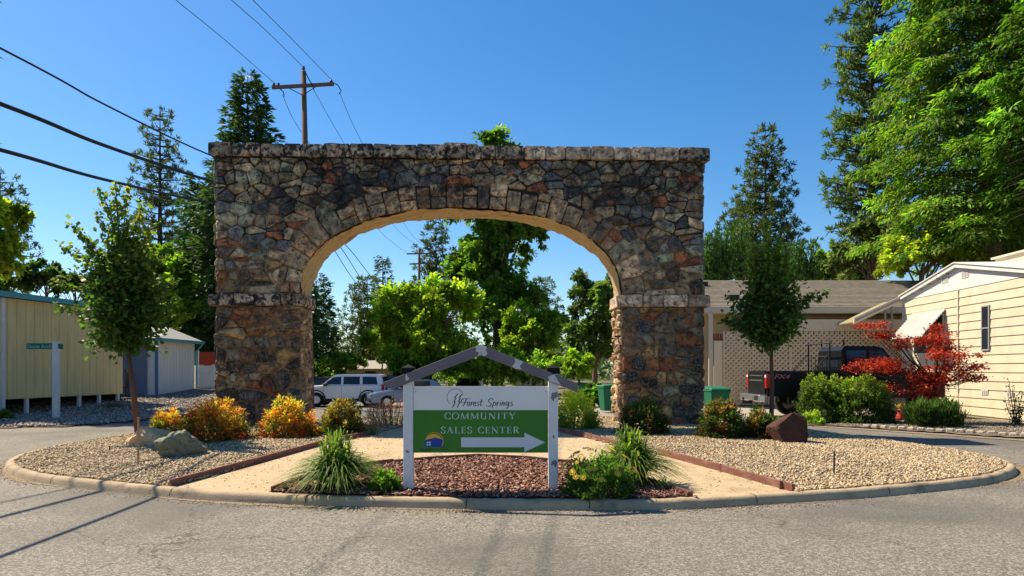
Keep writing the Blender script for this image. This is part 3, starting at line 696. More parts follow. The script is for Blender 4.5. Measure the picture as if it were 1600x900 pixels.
# lettering drawn as flat strokes, coordinates read off the sign (u right, v down)
U = lambda u: sx(640+u/7.27)-sx(751)
W_ = lambda v: sz(595+v/7.27)-zb
def strokes(name, lines, m, parent, y=.0265, pen=None):
    V = []; Fc = []
    for ln in lines:
        pts, wd = ln; pts = [np.array(p, float) for p in pts]; n0 = len(V); k = len(pts)
        for i, p in enumerate(pts):
            d = pts[min(i+1, k-1)]-pts[max(i-1, 0)]; d = d/(np.linalg.norm(d)+1e-9); n_ = np.array((-d[1], d[0]))
            w_ = wd if pen is None else pen[0]+(pen[1]-pen[0])*abs(d[1]*.94-d[0]*.2)**1.5
            if isinstance(w_, (list, tuple)): w_ = w_[i]
            for s_ in (-1, 1): q = p+n_*s_*w_/2; V.append((U(q[0]), y, W_(q[1])))
        Fc += [(n0+2*i, n0+2*i+1, n0+2*i+3, n0+2*i+2) for i in range(k-1)]
    o = link(name, npmesh(name, V, Fc, 4), m, parent); return o
def cr(pts, n=6): return [tuple(p) for p in catmull(pts, n, False)]
ink = mat('dark_ink', (.02, .03, .04), .5)
scr = [cr([(583, 252), (584, 230), (605, 208), (640, 204), (690, 209)]), cr([(645, 208), (632, 235), (620, 262), (606, 290)]), cr([(600, 250), (625, 244), (655, 246)]),
       cr([(676, 243), (660, 247), (652, 268), (662, 284), (678, 274), (682, 254), (676, 243)]), [(704, 242), (694, 286)], cr([(696, 266), (706, 248), (722, 244)]),
       cr([(722, 268), (744, 260), (750, 246), (738, 241), (725, 258), (724, 278), (736, 286), (754, 274)]), cr([(788, 244), (772, 246), (770, 256), (782, 266), (778, 281), (760, 284)]),
       cr([(818, 210), (806, 262), (806, 282), (824, 276)]), [(793, 241), (840, 236)],
       cr([(943, 218), (934, 202), (908, 208), (894, 230), (908, 246), (924, 262), (916, 284), (888, 293), (868, 282)]), [(958, 242), (934, 308)], cr([(950, 262), (966, 242), (980, 250), (974, 274), (952, 282)]),
       [(1000, 242), (990, 286)], cr([(992, 266), (1003, 248), (1016, 244)]), [(1034, 244), (1025, 284)], [(1038, 226), (1040, 222)], [(1056, 243), (1046, 286)], cr([(1049, 266), (1064, 246), (1076, 250), (1070, 278), (1080, 282)]),
       cr([(1126, 248), (1108, 240), (1094, 258), (1098, 280), (1114, 270), (1128, 246), (1122, 285), (1108, 316), (1090, 306)]), cr([(1172, 243), (1156, 244), (1153, 256), (1166, 266), (1162, 282), (1140, 286)])]
strokes('forest_springs_lettering', [(s_, 6) for s_ in scr], ink, bd, pen=(4.5, 9.5))
strokes('tree_emblem', [(cr([(548+d, 146), (520+d, 180), (508+d, 192), (524+d, 198), (500+d, 240), (516+d, 240), (486+d, 305)], 3), 10) for d in (0, 52)], ink, bd, pen=(5, 11))
strokes('sun_ring', [([(518+95*math.cos(t), 188+95*math.sin(t)) for t in np.linspace(R(128), R(328), 30)], 5)], mat('ring_brown', (.26, .12, .06), .5), bd)
# serif capitals: boxes 1 high; thick .17 thin .07
TK, TN = .17, .075
def serif(x, y, w_=.30): return ([(x-w_/2, y), (x+w_/2, y)], .05)
LT = {
 'C': (.82, [('p', [(.78, .22), (.70, .08), (.50, .0), (.22, .12), (.08, .50), (.22, .88), (.50, 1.0), (.72, .92), (.80, .76)]), ('s', [(.79, .05), (.79, .30)], .05)]),
 'O': (.95, [('p', [(.47, 0), (.18, .12), (.06, .5), (.18, .88), (.47, 1), (.76, .88), (.88, .5), (.76, .12), (.47, 0)])]),
 'M': (1.12, [('s', [(.16, 0), (.12, 1)], TN), ('s', [(.16, 0), (.56, .95)], TK), ('s', [(.56, .95), (.94, 0)], TN), ('s', [(.94, 0), (.98, 1)], TK), ('s', [(0, .98), (.26, .98)], .05), ('s', [(.82, .98), (1.12, .98)], .05), ('s', [(.04, .02), (.2, .02)], .05), ('s', [(.92, .02), (1.06, .02)], .05)]),
 'U': (.92, [('s', [(.2, 0), (.2, .68)], TK), ('p', [(.2, .6), (.22, .85), (.45, 1.0), (.68, .85), (.72, .6)]), ('s', [(.72, 0), (.72, .66)], TN), ('s', [(.04, .02), (.36, .02)], .05), ('s', [(.6, .02), (.86, .02)], .05)]),
 'N': (.98, [('s', [(.16, 0), (.16, 1)], TN), ('s', [(.14, 0), (.82, 1)], TK), ('s', [(.82, 0), (.82, 1)], TN), ('s', [(.02, .98), (.3, .98)], .05), ('s', [(.0, .02), (.2, .02)], .05), ('s', [(.68, .02), (.96, .02)], .05)]),
 'I': (.42, [('s', [(.2, 0), (.2, 1)], TK), ('s', [(.05, .02), (.35, .02)], .05), ('s', [(.05, .98), (.35, .98)], .05)]),
 'T': (.80, [('s', [(.4, 0), (.4, 1)], TK), ('s', [(.04, .03), (.76, .03)], .06), ('s', [(.05, 0), (.05, .22)], .05), ('s', [(.75, 0), (.75, .22)], .05), ('s', [(.24, .98), (.56, .98)], .05)]),
 'Y': (.88, [('s', [(.12, 0), (.44, .55)], TK), ('s', [(.76, 0), (.44, .55)], TN), ('s', [(.44, .5), (.44, 1)], TK), ('s', [(0, .02), (.28, .02)], .05), ('s', [(.62, .02), (.88, .02)], .05), ('s', [(.28, .98), (.6, .98)], .05)]),
 'S': (.66, [('p', [(.56, .24), (.48, .06), (.30, 0), (.12, .1), (.10, .28), (.28, .46), (.50, .58), (.58, .76), (.48, .94), (.28, 1.0), (.12, .92), (.07, .74)]), ('s', [(.57, .02), (.57, .28)], .05), ('s', [(.06, .7), (.06, .98)], .05)]),
 'A': (.92, [('s', [(.44, 0), (.12, 1)], TN), ('s', [(.42, 0), (.78, 1)], TK), ('s', [(.22, .64), (.64, .64)], .06), ('s', [(0, .98), (.26, .98)], .05), ('s', [(.62, .98), (.92, .98)], .05)]),
 'L': (.74, [('s', [(.2, 0), (.2, 1)], TK), ('s', [(.05, .97), (.7, .97)], .06), ('s', [(.69, .74), (.69, 1)], .05), ('s', [(.05, .02), (.36, .02)], .05)]),
 'E': (.74, [('s', [(.2, 0), (.2, 1)], TK), ('s', [(.05, .97), (.68, .97)], .06), ('s', [(.05, .03), (.64, .03)], .06), ('s', [(.2, .48), (.52, .48)], .06), ('s', [(.67, .74), (.67, 1)], .05), ('s', [(.63, 0), (.63, .24)], .05), ('s', [(.52, .36), (.52, .6)], .05)]),
 'R': (.86, [('s', [(.2, 0), (.2, 1)], TK), ('p', [(.2, .02), (.5, .03), (.66, .25), (.5, .48), (.2, .5)]), ('s', [(.42, .5), (.76, 1)], TK), ('s', [(.05, .02), (.36, .02)], .05), ('s', [(.05, .98), (.36, .98)], .05), ('s', [(.66, .98), (.88, .98)], .05)])}
def word(txt, u0, u1, v0, v1, m, nm, sp=.14):
    tot = sum((LT[c][0] if c != ' ' else .5)+sp for c in txt)-sp; kx = (u1-u0)/tot; kz = v1-v0; x = 0; A = []; B = []
    for c in txt:
        if c == ' ': x += .5+sp; continue
        for it in LT[c][1]:
            pts = [(u0+(x+p[0])*kx, v0+p[1]*kz) for p in (it[1] if it[0] == 's' else cr(it[1], 5))]
            (A if it[0] == 's' else B).append((pts, (it[2]*(kx+kz)/2) if it[0] == 's' else 1))
        x += LT[c][0]+sp
    strokes(nm, A, m, bd); strokes(nm, B, m, bd, y=.0262, pen=(TN*kz*.8, TK*kz))
pale = mat('pale_lettering', (.52, .62, .50), .5)
word('COMMUNITY', 392, 1205, 364, 437, pale, 'community_lettering'); word('SALES CENTER', 352, 1245, 524, 599, pale, 'sales_center_lettering')
def flat(name, pts, m, y=.0262): return MB().add([(U(a), y, W_(b)) for a, b in pts], [tuple(range(len(pts)))]).obj(name, m, bd)
flat('arrow', [(583, 757), (583, 645), (1304, 645), (1304, 591), (1541, 703), (1304, 813), (1304, 757)], mat('arrow_white', (.62, .62, .66), .5))
flat('sun_disc', [(270+95*math.cos(t), 692+85*math.sin(t)) for t in np.linspace(R(180), R(360), 24)], mat('logo_yellow', (.75, .42, .04), .5), .0268)
strokes('sun_arc', [([(280+98*math.cos(t), 690+100*math.sin(t)) for t in np.linspace(R(-150), R(35), 26)], 9)], mat('logo_orange', (.70, .30, .03), .5), bd, y=.0257)
flat('logo_house', [(168, 755), (168, 676), (290, 646), (352, 664), (384, 682), (384, 755)], mat('logo_blue', (.02, .05, .30), .5), .0264)
for a in (190, 218):
    for b in (694, 720): flat('logo_window', [(a, b), (a+20, b), (a+20, b+19), (a, b+19)], pale, .0260)
def textmesh(s, m, parent, name, fit, plane, shear=0, bold=0):
    cu_ = bpy.data.curves.new(name, 'FONT'); cu_.body = s; cu_.size = 1; cu_.shear = shear; cu_.offset = bold; cu_.resolution_u = 3
    o = bpy.data.objects.new(name+'_c', cu_); C.objects.link(o); dg = bpy.context.evaluated_depsgraph_get(); me = bpy.data.meshes.new_from_object(o.evaluated_get(dg))
    bpy.data.objects.remove(o); n = len(me.vertices); v = np.zeros(n*3, np.float32); me.vertices.foreach_get('co', v); v = v.reshape(-1, 3)
    mn, mx_ = v.min(0), v.max(0); u = (v[:, 0]-mn[0])/(mx_[0]-mn[0]); w_ = (v[:, 1]-mn[1])/(mx_[1]-mn[1])
    out = np.array([plane(fit[0]+(fit[1]-fit[0])*a, fit[2]+(fit[3]-fit[2])*b) for a, b in zip(u, w_)], np.float32)
    me.vertices.foreach_set('co', out.ravel()); me.update(); me.materials.clear(); return link(name, me, m, parent)
textmesh('SUN', ink, bd, 'sun_lettering', (U(115), U(232), W_(800), W_(770)), lambda a, b: (a, .0262, b), bold=.03)
textmesh('HOMES', mat('faint_ink', (.03, .09, .03), .5), bd, 'homes_lettering', (U(240), U(438), W_(800), W_(772)), lambda a, b: (a, .0262, b))
for px in (649, 853): MB().lathe([(0, 0), (.006, 0), (.006, .004)], (sx(px)-sx(751), .024, sz(612)-zb), 1, 8).obj('screw', M['black'], bd)
# ================================================================ BOULDERS
def boulder(name, base, size, col, col2, label, seed, planes=16, sub_=4, rz=0, crack=None):
    r = np.random.default_rng(seed); bm = bmesh.new(); bmesh.ops.create_icosphere(bm, subdivisions=sub_, radius=1)
    nn = r.normal(0, 1, (planes, 3)); nn /= np.linalg.norm(nn, axis=1)[:, None]; dd = r.uniform(.55, .86, planes); ph = r.uniform(0, 6, 6)
    for v in bm.verts:
        d = np.array(v.co.normalized()); dot = nn@d; q = [dd[i]/dot[i] for i in range(planes) if dot[i] > .15]; rad = min(q+[1.12])
        rad *= 1+.012*math.sin(9*d[0]+ph[0])*math.sin(8*d[2]+ph[1])+.010*math.sin(19*d[1]+ph[2])*math.sin(17*d[2]+ph[3])
        if crack: rad *= 1-.13*max(0, math.sin(crack*(d[2]*1.2+d[0]*.5)+ph[4]+math.sin(4*d[0])*1.4))**4
        v.co = Vector(d*rad)
    for v in bm.verts: v.co = Vector((v.co.x*size[0], v.co.y*size[1], v.co.z*size[2]))
    me = bpy.data.meshes.new(name); bm.to_mesh(me); bm.free()
    m = mat(name+'_stone', col, .85, col2, 4, bump=.9, bscale=9, coords='obj', bdist=.04, var2=tuple(c*.35 for c in col), scale2=3.5, w2=(.58, .68))
    o = link(name, me, m); o.location = base; o.rotation_euler = (0, 0, rz); return tag(o, label, 'boulder')
b = G(270, 716, .15); boulder('boulder', (b.x, b.y+.28, iz(b.x, b.y)+.20), (.42, .40, .38), (.16, .165, .11), (.26, .255, .17), 'grey green cracked boulder in the left gravel before the orange shrub', 4, 14, 4, .4, crack=7)
b = G(222, 698, .13); boulder('boulder', (b.x, b.y+.45, iz(b.x, b.y)+.06), (.75, .5, .33), (.72, .40, .18), (.80, .52, .28), 'low tan sandstone boulder at the foot of the left young tree', 8, 16, 4, .1)
b = G(1244, 694, .16); boulder('boulder', (b.x, b.y+.4, iz(b.x, b.y)+.22), (.50, .42, .38), (.05, .02, .014), (.10, .038, .024), 'dark reddish brown boulder at the foot of the right young tree', 15, 13, 4, .8)
# ================================================================ STREET SIGN
s0 = P(87, 655, 23.4); ss = empty('street_sign', (s0.x, s0.y, .02), 0, 'white square post carrying a green street name blade on the left gravel verge', 'street sign')
q = 23.4/F; hz = (655-534)*q
MB().box(-.095, .095, -.05, .09, -.3, hz).obj('post', M['white'], ss, bevel=.006)
m_sg = mat('street_green', (.01, .16, .12), .4)
bl = MB().box((42-87)*q, -.096, -.02, 0, (655-545.8)*q, (655-536.8)*q).obj('name_blade', m_sg, ss)
textmesh('Stone Arch', mat('sign_letter', (.35, .62, .58), .5), bl, 'name_lettering', ((43.5-87)*q, (81-87)*q, (655-544.3)*q, (655-538.3)*q), lambda a, b: (a, -.0225, b))
bl2 = MB().hexa([(.096, -.02, (655-545)*q), (.30, -.10, (655-546.4)*q), (.30, -.08, (655-546.4)*q), (.096, 0, (655-545)*q)], [(.096, -.02, (655-537.3)*q), (.30, -.10, (655-538.4)*q), (.30, -.08, (655-538.4)*q), (.096, 0, (655-537.3)*q)]).obj('cross_blade', m_sg, ss)
# ================================================================ OLIVE BUILDING (left)
th = math.atan2(1, .136); Y0 = 16.0; X0 = -17.5+.136*(Y0-25.5)
ob = empty('olive_building', (X0, Y0, 0), th, 'olive yellow panelled building raised on white posts with a teal roof edge', 'building')
M['olive'] = mat('olive_panel', (.80, .62, .28), .8, (.72, .55, .25), 2, var2=(.60, .47, .24), scale2=3, w2=(.48, .7), bump=.2, bscale=20, coords='obj', stretch=(1, 1, .2)); M['dark'] = mat('gap_shade', (.03, .028, .025), .9)  # near-black colour stands in for shade in the gap under the floor
Lw = (30.4-Y0)*math.hypot(1, .136); npn = 37; pw = Lw/npn
for i in range(npn):
    if i < 14: continue
    MB().box(i*pw+.008, (i+1)*pw-.008, -.03, 0, .62, 4.16).obj('panel', M['olive'], ob, bevel=.004)
MB().box(0, 14*pw, -.03, 0, .62, 4.16).obj('panel', M['olive'], ob)
MB().box(0, Lw, .004, .06, .64, 4.16).obj('backing_wall', M['dark'], ob)
MB().box(0, Lw, 3.4, 3.46, -.3, 4.16).box(Lw-.06, Lw, .06, 3.4, .3, 4.16).box(0, Lw, .07, 3.4, .66, .8).obj('rear_wall', M['dark'], ob)
MB().box(-.3, Lw+.15, -.22, 4.2, 4.22, 4.3).obj('roof', M['teal'], ob)
MB().box(-.3, Lw+.15, -.25, -.223, 4.165, 4.36).obj('roof_edge', M['teal'], ob)
for px_ in (2, 44, 126, 157, 186):
    k_ = (px_-800)/F; Yp = (-17.5-.136*25.5)/(k_-.136); L_ = (Yp-Y0)*math.hypot(1, .136)
    zz = float(verge_z(-15, Yp)); MB().box(L_-.05, L_+.06, .02+(.0 if px_ > 5 else -.12), .13, zz-.1, .62 if px_ > 5 else 4.15).obj('post', M['white'], ob)
# porch and shed
sh = empty('shed', (-16.65, 33.0, .38), 0, 'small white shed with teal trim and grey hipped roof beyond the olive building', 'shed')
M['shedw'] = mat('shed_white', (.84, .79, .70), .8, (.76, .71, .62), 2, bump=.3, bscale=20, stretch=(1, 1, .15), coords='obj'); M['blue'] = mat('blue_trim', (.10, .22, .40), .6)
M['bluegrey'] = mat('blue_grey_siding', (.20, .24, .32), .8)
MB().hexa([(-3, 0, -.3), (0, 0, -.3), (.05, 3.8, -.3), (-3, 3.8, -.3)], [(-3, 0, 2.72), (0, 0, 2.72), (.05, 3.8, 2.72), (-3, 3.8, 2.72)]).obj('wall', M['shedw'], sh)
MB().box(-.09, .012, -.012, .0, -.02, 2.7).box(.002, .03, -.012, .09, -.02, 2.7).obj('corner_trim', M['blue'], sh)
for a in np.arange(.35, 3.7, .30): MB().box(.012+a*.013, .024+a*.013, a, a+.012, 0, 2.68).obj('groove_strip', M['shedw'], sh)
MB().box(-3, -.40, -.010, -.002, 0, 2.7).obj('porch_siding', M['bluegrey'], sh)
MB().box(-.40, -.31, -.07, -.012, -.02, 2.7).obj('porch_post', M['white'], sh)
MB().add([(-3.3, -.3, 2.74), (.36, -.3, 2.74), (.4, 4.1, 2.74), (-3.3, 4.1, 2.74), (-.75, 2.6, 3.42), (-2.3, 2.6, 3.42)], [(0, 1, 4, 5), (1, 2, 4), (2, 3, 5, 4), (3, 0, 5), (3, 2, 1, 0)]).obj('roof', mat('grey_shingle', (.42, .42, .38), .9, (.34, .34, .31), 8, bump=.4, bscale=20), sh)
MB().hexa([(.36, -.33, 2.60), (.40, -.33, 2.60), (.44, 4.13, 2.60), (.40, 4.13, 2.60)], [(.36, -.33, 2.75), (.42, -.33, 2.75), (.46, 4.13, 2.75), (.40, 4.13, 2.75)]).box(-3.3, .355, -.34, -.30, 2.60, 2.75).obj('gutter', M['teal'], sh)
MB().tube([(.40, 3.95, 2.6), (.22, 3.9, 2.35), (.12, 3.9, 2.2), (.12, 3.9, .12), (.3, 3.8, .03)], .05, 8).obj('downspout', M['teal'], sh)
MB().box(-3.4, .0, -2.6, -.012, -.12, .04).obj('porch_floor', M['dark'], sh)
ch = empty('porch_chair', (-17.75, 31.9, .43), R(-50), 'dark wooden chair with a striped blue cushion on the shed porch', 'chair'); mw = mat('chair_wood', (.12, .05, .03), .7)
MB().box(-.3, .3, -.3, .3, .38, .44).obj('seat', mw, ch)
for i in range(5): MB().box(-.28+i*.12, -.20+i*.12, .26, .30, .44, 1.15).obj('back_slat', mw, ch)
MB().box(-.32, .32, .25, .31, 1.1, 1.2).obj('top_rail', mw, ch)
for a in (-.28, .24):
    for b_ in (-.28, .24): MB().box(a, a+.05, b_, b_+.05, 0, .4).obj('leg', mw, ch)
pm = MB().box(-.27, .27, -.08, .08, -.22, .22).mesh('cushion'); bmm = bmesh.new(); bmm.from_mesh(pm); bmesh.ops.subdivide_edges(bmm, edges=bmm.edges[:], cuts=3, use_grid_fill=True)
for v in bmm.verts: v.co.y *= 1.35-2.0*(abs(v.co.x)+abs(v.co.z)); 
bmm.to_mesh(pm); bmm.free()
cush = link('cushion', pm, mat('striped_cushion', (.10, .16, .42), .9, (.30, .36, .55), 3, coords='obj', stretch=(.2, .2, 6), detail=1)); cush.location = (-17.72, 31.8, 1.12); cush.rotation_euler = (R(12), 0, R(-40)); tag(cush, 'blue striped cushion propped on the porch chair', 'cushion')
# fences behind
wf = empty('white_fence', (PX(302, 37), 37, .43), 0, 'white close boarded fence between the shed and the stone arch', 'fence'); r = random.Random(4)
for i in range(22):
    MB().box(i*.14, i*.14+.125, -.012+r.uniform(-.004, .004), .01, -.2, 1.46+r.uniform(-.02, .02)+.02*math.sin(i)).obj('board', M['shedw'], wf)
MB().box(0, 22*.14, .012, .05, .3, .38).box(0, 22*.14, .012, .05, 1.1, 1.18).obj('rail', M['shedw'], wf)
rf = empty('red_fence', (PX(311, 40), 40, .95), 0, 'taller rust red board fence showing above the white fence', 'fence'); m_rf = mat('red_fence_paint', (.32, .045, .015), .8, (.22, .03, .012), 3, bump=.3)
for i in range(12): MB().box(i*.16, i*.16+.15, 0, .02, -1.3, 1.7).obj('board', m_rf, rf)
MB().box(-.05, .0, -.03, .05, -1.3, 1.78).obj('post', M['shedw'], rf)
# ================================================================ CREAM HOUSE (right)
th = math.atan2(1, .065); Y0 = 17.0; X0 = 15.4
hs_ = empty('cream_house', (X0, Y0, 0), th, 'pale cream clapboard house end with white gable on the right edge', 'house')
M['cream'] = mat('cream_siding', (.64, .56, .40), .75, (.57, .50, .35), 1.1, var2=(.50, .44, .31), scale2=2.2, w2=(.5, .75), bump=.12, bscale=25, coords='obj'); M['gable'] = mat('gable_white', (.70, .67, .63), .7, (.63, .60, .55), 2)
M['vent'] = mat('vent_grey', (.28, .26, .24), .8)
rowh = .2933; nrow = 15
for side, (la, lb) in enumerate(((4.0, 8.055), (8.115, 12.05))):
    for i in range(nrow):
        z0 = .10+i*rowh; j = .0
        MB().prism([(0, z0+.002), (.034, z0+.002), (.036, z0+.02), (.012, z0+rowh-.001), (0, z0+rowh-.001)], 0, la, lb).obj('siding_board', M['cream'], hs_)
MB().box(8.058, 8.112, .0, .06, .85, 4.5).obj('seam_strip', M['cream'], hs_)
MB().box(4.0, 12.05, -6, -.002, 0, 4.5).obj('wall_core', M['cream'], hs_)
MB().box(12.052, 12.14, -.05, .055, 0, 4.55).obj('corner_board', M['gable'], hs_)
zp = 5.36; ze = 4.66; lc = 8.1; le = 12.05
def lz(z): return (zp-z)/(zp-ze)*(le-lc)
for i, (a, b_) in enumerate(((4.505, 4.72), (4.724, 4.93), (4.934, 5.14), (5.144, 5.32))):
    ha, hb = min(lz(a), le-lc), min(lz(b_), le-lc)
    MB().prism([(lc-ha, a), (lc+ha, a), (lc+hb, b_), (lc-hb, b_)], 1, -.03, .03-.004*i).obj('gable_board', M['gable'], hs_)
for sgn in (1, -1):
    pts = [(lc, zp+.09), (lc+sgn*(le-lc+.12), ze+.03), (lc+sgn*(le-lc+.12), ze-.13), (lc, zp-.06)]
    MB().prism(pts, 1, .045, .16).obj('rake_board', M['gable'], hs_)
    pts = [(lc, zp+.13), (lc+sgn*(le-lc+.12), ze+.05), (lc+sgn*(le-lc+.12), ze+.01), (lc, zp+.092)]
    MB().prism(pts, 1, -6, .20).obj('roof_slab', M['gable'], hs_)
for L_ in np.arange(8.7, 12, .62): MB().box(L_, L_+.05, .03, .15, zp-(L_-lc)*.178-.12, zp-(L_-lc)*.178-.05).obj('rake_bracket', M['vent'], hs_)
for a, z_ in ((8.75, 4.98), (7.45, 5.0)):
    v_ = MB().box(a, a+.42, .031, .045, z_-.12, z_+.12).obj('gable_vent', M['gable'], hs_)
    for i in range(4): MB().box(a+.04+i*.095, a+.09+i*.095, .046, .050, z_-.09, z_+.09).obj('louvre', M['vent'], v_)
MB().box(4.2, 8.7, -8, -1.6, 4.6, 5.66).obj('upper_roof_wall', M['cream'], hs_); MB().box(4.1, 8.8, -8.1, -1.5, 5.662, 5.73).obj('upper_roof_cap', mat('roof_cap', (.60, .52, .40), .8), hs_)
MB().tube([(6.2, -1.2, 4.8), (6.2, -1.2, 5.55)], .06, 8).obj('vent_pipe', M['vent'], hs_)
def window(L0, L1, z0, z1, fr, nm='window', mull=1):
    t = .05; f_ = MB().box(L0, L1, .034, .07, z0, z0+t).box(L0, L1, .034, .07, z1-t, z1).box(L0, L0+t, .034, .07, z0+t, z1-t).box(L1-t, L1, .034, .07, z0+t, z1-t)
    for i in range(mull): zz = z0+(z1-z0)*(i+1)/(mull+1); f_.box(L0+t, L1-t, .040, .066, zz-.02, zz+.02)
    w_ = f_.obj(nm, fr, hs_); MB().box(L0+t, L1-t, .036, .045, z0+t, z1-t).obj('pane', M['glass'], w_); return w_
window(6.24, 6.68, 2.29, 3.80, mat('window_frame_grey', (.30, .30, .29), .5)); window(9.0, 11.2, 2.25, 3.72, M['gable'], mull=1)
M['awn'] = mat('awning_enamel', (.50, .48, .44), .5, (.40, .38, .34), 3)
aw = MB().prism([(.036, 3.80), (.055, 3.90), (.055, 3.80)], 0, 8.9, 11.3).obj('window_awning', M['gable'], hs_)
for i in range(11):
    f0 = i/11; f1 = (i+.80)/11; MB().hexa([(8.9, .05+.84*f0, 3.88-.98*f0), (11.3, .05+.84*f0, 3.88-.98*f0), (11.3, .05+.84*f1, 3.82-.98*f1), (8.9, .05+.84*f1, 3.82-.98*f1)],
        [(8.9, .06+.84*f0, 3.905-.98*f0), (11.3, .06+.84*f0, 3.905-.98*f0), (11.3, .06+.84*f1, 3.85-.98*f1), (8.9, .06+.84*f1, 3.85-.98*f1)]).obj('awning_slat', M['awn'], aw)
MB().tube([(8.92, .05, 2.9), (8.92, .86, 2.92)], .012, 5).tube([(11.28, .05, 2.9), (11.28, .86, 2.92)], .012, 5).obj('awning_arm', M['steel'], aw)
# porch roof at the far corner
MB().hexa([(12.15, .0, 4.56), (12.15, 1.95, 3.62), (14.1, 1.95, 3.62), (14.1, 0, 4.56)], [(12.15, 0, 4.60), (12.15, 1.95, 3.66), (14.1, 1.95, 3.66), (14.1, 0, 4.60)]).obj('porch_roof', mat('porch_olive', (.30, .26, .14), .8, (.24, .20, .1), 6), hs_)
MB().hexa([(12.10, 0, 4.50), (12.10, 2.0, 3.53), (12.15, 2.0, 3.53), (12.15, 0, 4.50)], [(12.10, 0, 4.76), (12.10, 2.0, 3.80), (12.15, 2.0, 3.80), (12.15, 0, 4.76)]).obj('porch_fascia', mat('fascia_cream', (.66, .56, .44), .7), hs_)
MB().hexa([(12.06, 0, 4.60), (12.06, 2.0, 3.63), (12.10, 2.0, 3.63), (12.10, 0, 4.60)], [(12.06, 0, 4.65), (12.06, 2.0, 3.68), (12.10, 2.0, 3.68), (12.10, 0, 4.65)]).obj('fascia_bead', M['vent'], hs_)
for yy in (.35, .62): MB().box(12.3, 12.36, yy, yy+.06, 0, 4.3).obj('porch_post', M['vent'], hs_)
for L0, z0 in ((6.35, .82), (5.0, .80)):
    v_ = MB().box(L0, L0+.35, .037, .05, z0, z0+.16).obj('foundation_vent', M['gable'], hs_)
    for i in range(3): MB().box(L0+.04+i*.1, L0+.10+i*.1, .051, .055, z0+.02, z0+.14).obj('louvre', M['vent'], v_)
# ================================================================ TAN HOUSE (back right)
tn = empty('tan_house', (PX(1100, 32.5), 32.5, 0), 0, 'tan house with brown shingle roof and lattice carport behind the truck', 'house'); tn.scale = (1.12, 1.1, 1.075)
M['tanw'] = mat('tan_wall', (.54, .42, .25), .8, (.48, .37, .22), 1.5, bump=.15, coords='obj'); M['tanl'] = mat('lattice_tan', (.62, .48, .31), .8, (.56, .43, .28), 2)
M['shing'] = mat('brown_shingle', (.24, .20, .15), .95, (.15, .125, .095), 9, bump=.7, bscale=18, coords='obj', stretch=(1, 3, 3), var2=(.29, .25, .20), scale2=3)
MB().box(-1, 15, 0, 6, 0, 3.9).obj('wall', M['tanw'], tn)
for a in np.arange(-.8, 15, .42): MB().box(a, a+.05, -.02, -.001, 3.0, 3.88).obj('batten', M['tanw'], tn)
MB().hexa([(-1.4, -1.1, 4.02), (16, -1.1, 4.02), (16, 4, 5.78), (-1.4, 4, 5.78)], [(-1.4, -1.1, 4.12), (16, -1.1, 4.12), (16, 4, 5.88), (-1.4, 4, 5.88)]).hexa([(-1.4, 4.001, 5.78), (16, 4.001, 5.78), (16, 9, 4), (-1.4, 9, 4)], [(-1.4, 4.001, 5.88), (16, 4.001, 5.88), (16, 9, 4.1), (-1.4, 9, 4.1)]).obj('roof', M['shing'], tn)
for i in range(22):   # courses
    f0 = i/22; MB().hexa([(-1.4, -1.1+5.1*f0, 4.122+1.76*f0), (16, -1.1+5.1*f0, 4.122+1.76*f0), (16, -1.1+5.1*(f0+.044), 4.118+1.76*(f0+.044)), (-1.4, -1.1+5.1*(f0+.044), 4.118+1.76*(f0+.044))],
        [(-1.4, -1.1+5.1*f0, 4.15+1.76*f0), (16, -1.1+5.1*f0, 4.15+1.76*f0), (16, -1.1+5.1*(f0+.044), 4.126+1.76*(f0+.044)), (-1.4, -1.1+5.1*(f0+.044), 4.126+1.76*(f0+.044))]).obj('shingle_course', M['shing'], tn)
fas = mat('fascia_tan', (.52, .45, .34), .7)
MB().box(-1.45, 16, -1.14, -1.10, 3.88, 4.13).obj('fascia', fas, tn); MB().box(-1.4, 16, -1.09, 0, 3.86, 3.90).obj('soffit', M['tanw'], tn)
for px, py, w_ in ((1120, 441, .36), (1140, 462, .42)):
    f0 = (px-1100)/F*30; zz = 5.5 if py < 450 else 4.62; yy = -1.1+(zz-4.14)/1.76*5.1
    MB().box(f0, f0+w_, yy-.15, yy+.15, zz, zz+.16).obj('roof_vent', M['black'], tn)
MB().tube([(.1, 2.6, 5.2), (.12, 2.6, 6.25)], .045, 8).obj('vent_pipe', M['white'], tn)
MB().box(1.9, 10, -1.32, -1.28, 3.12, 3.60).obj('carport_valance', mat('valance', (.62, .50, .36), .8), tn)
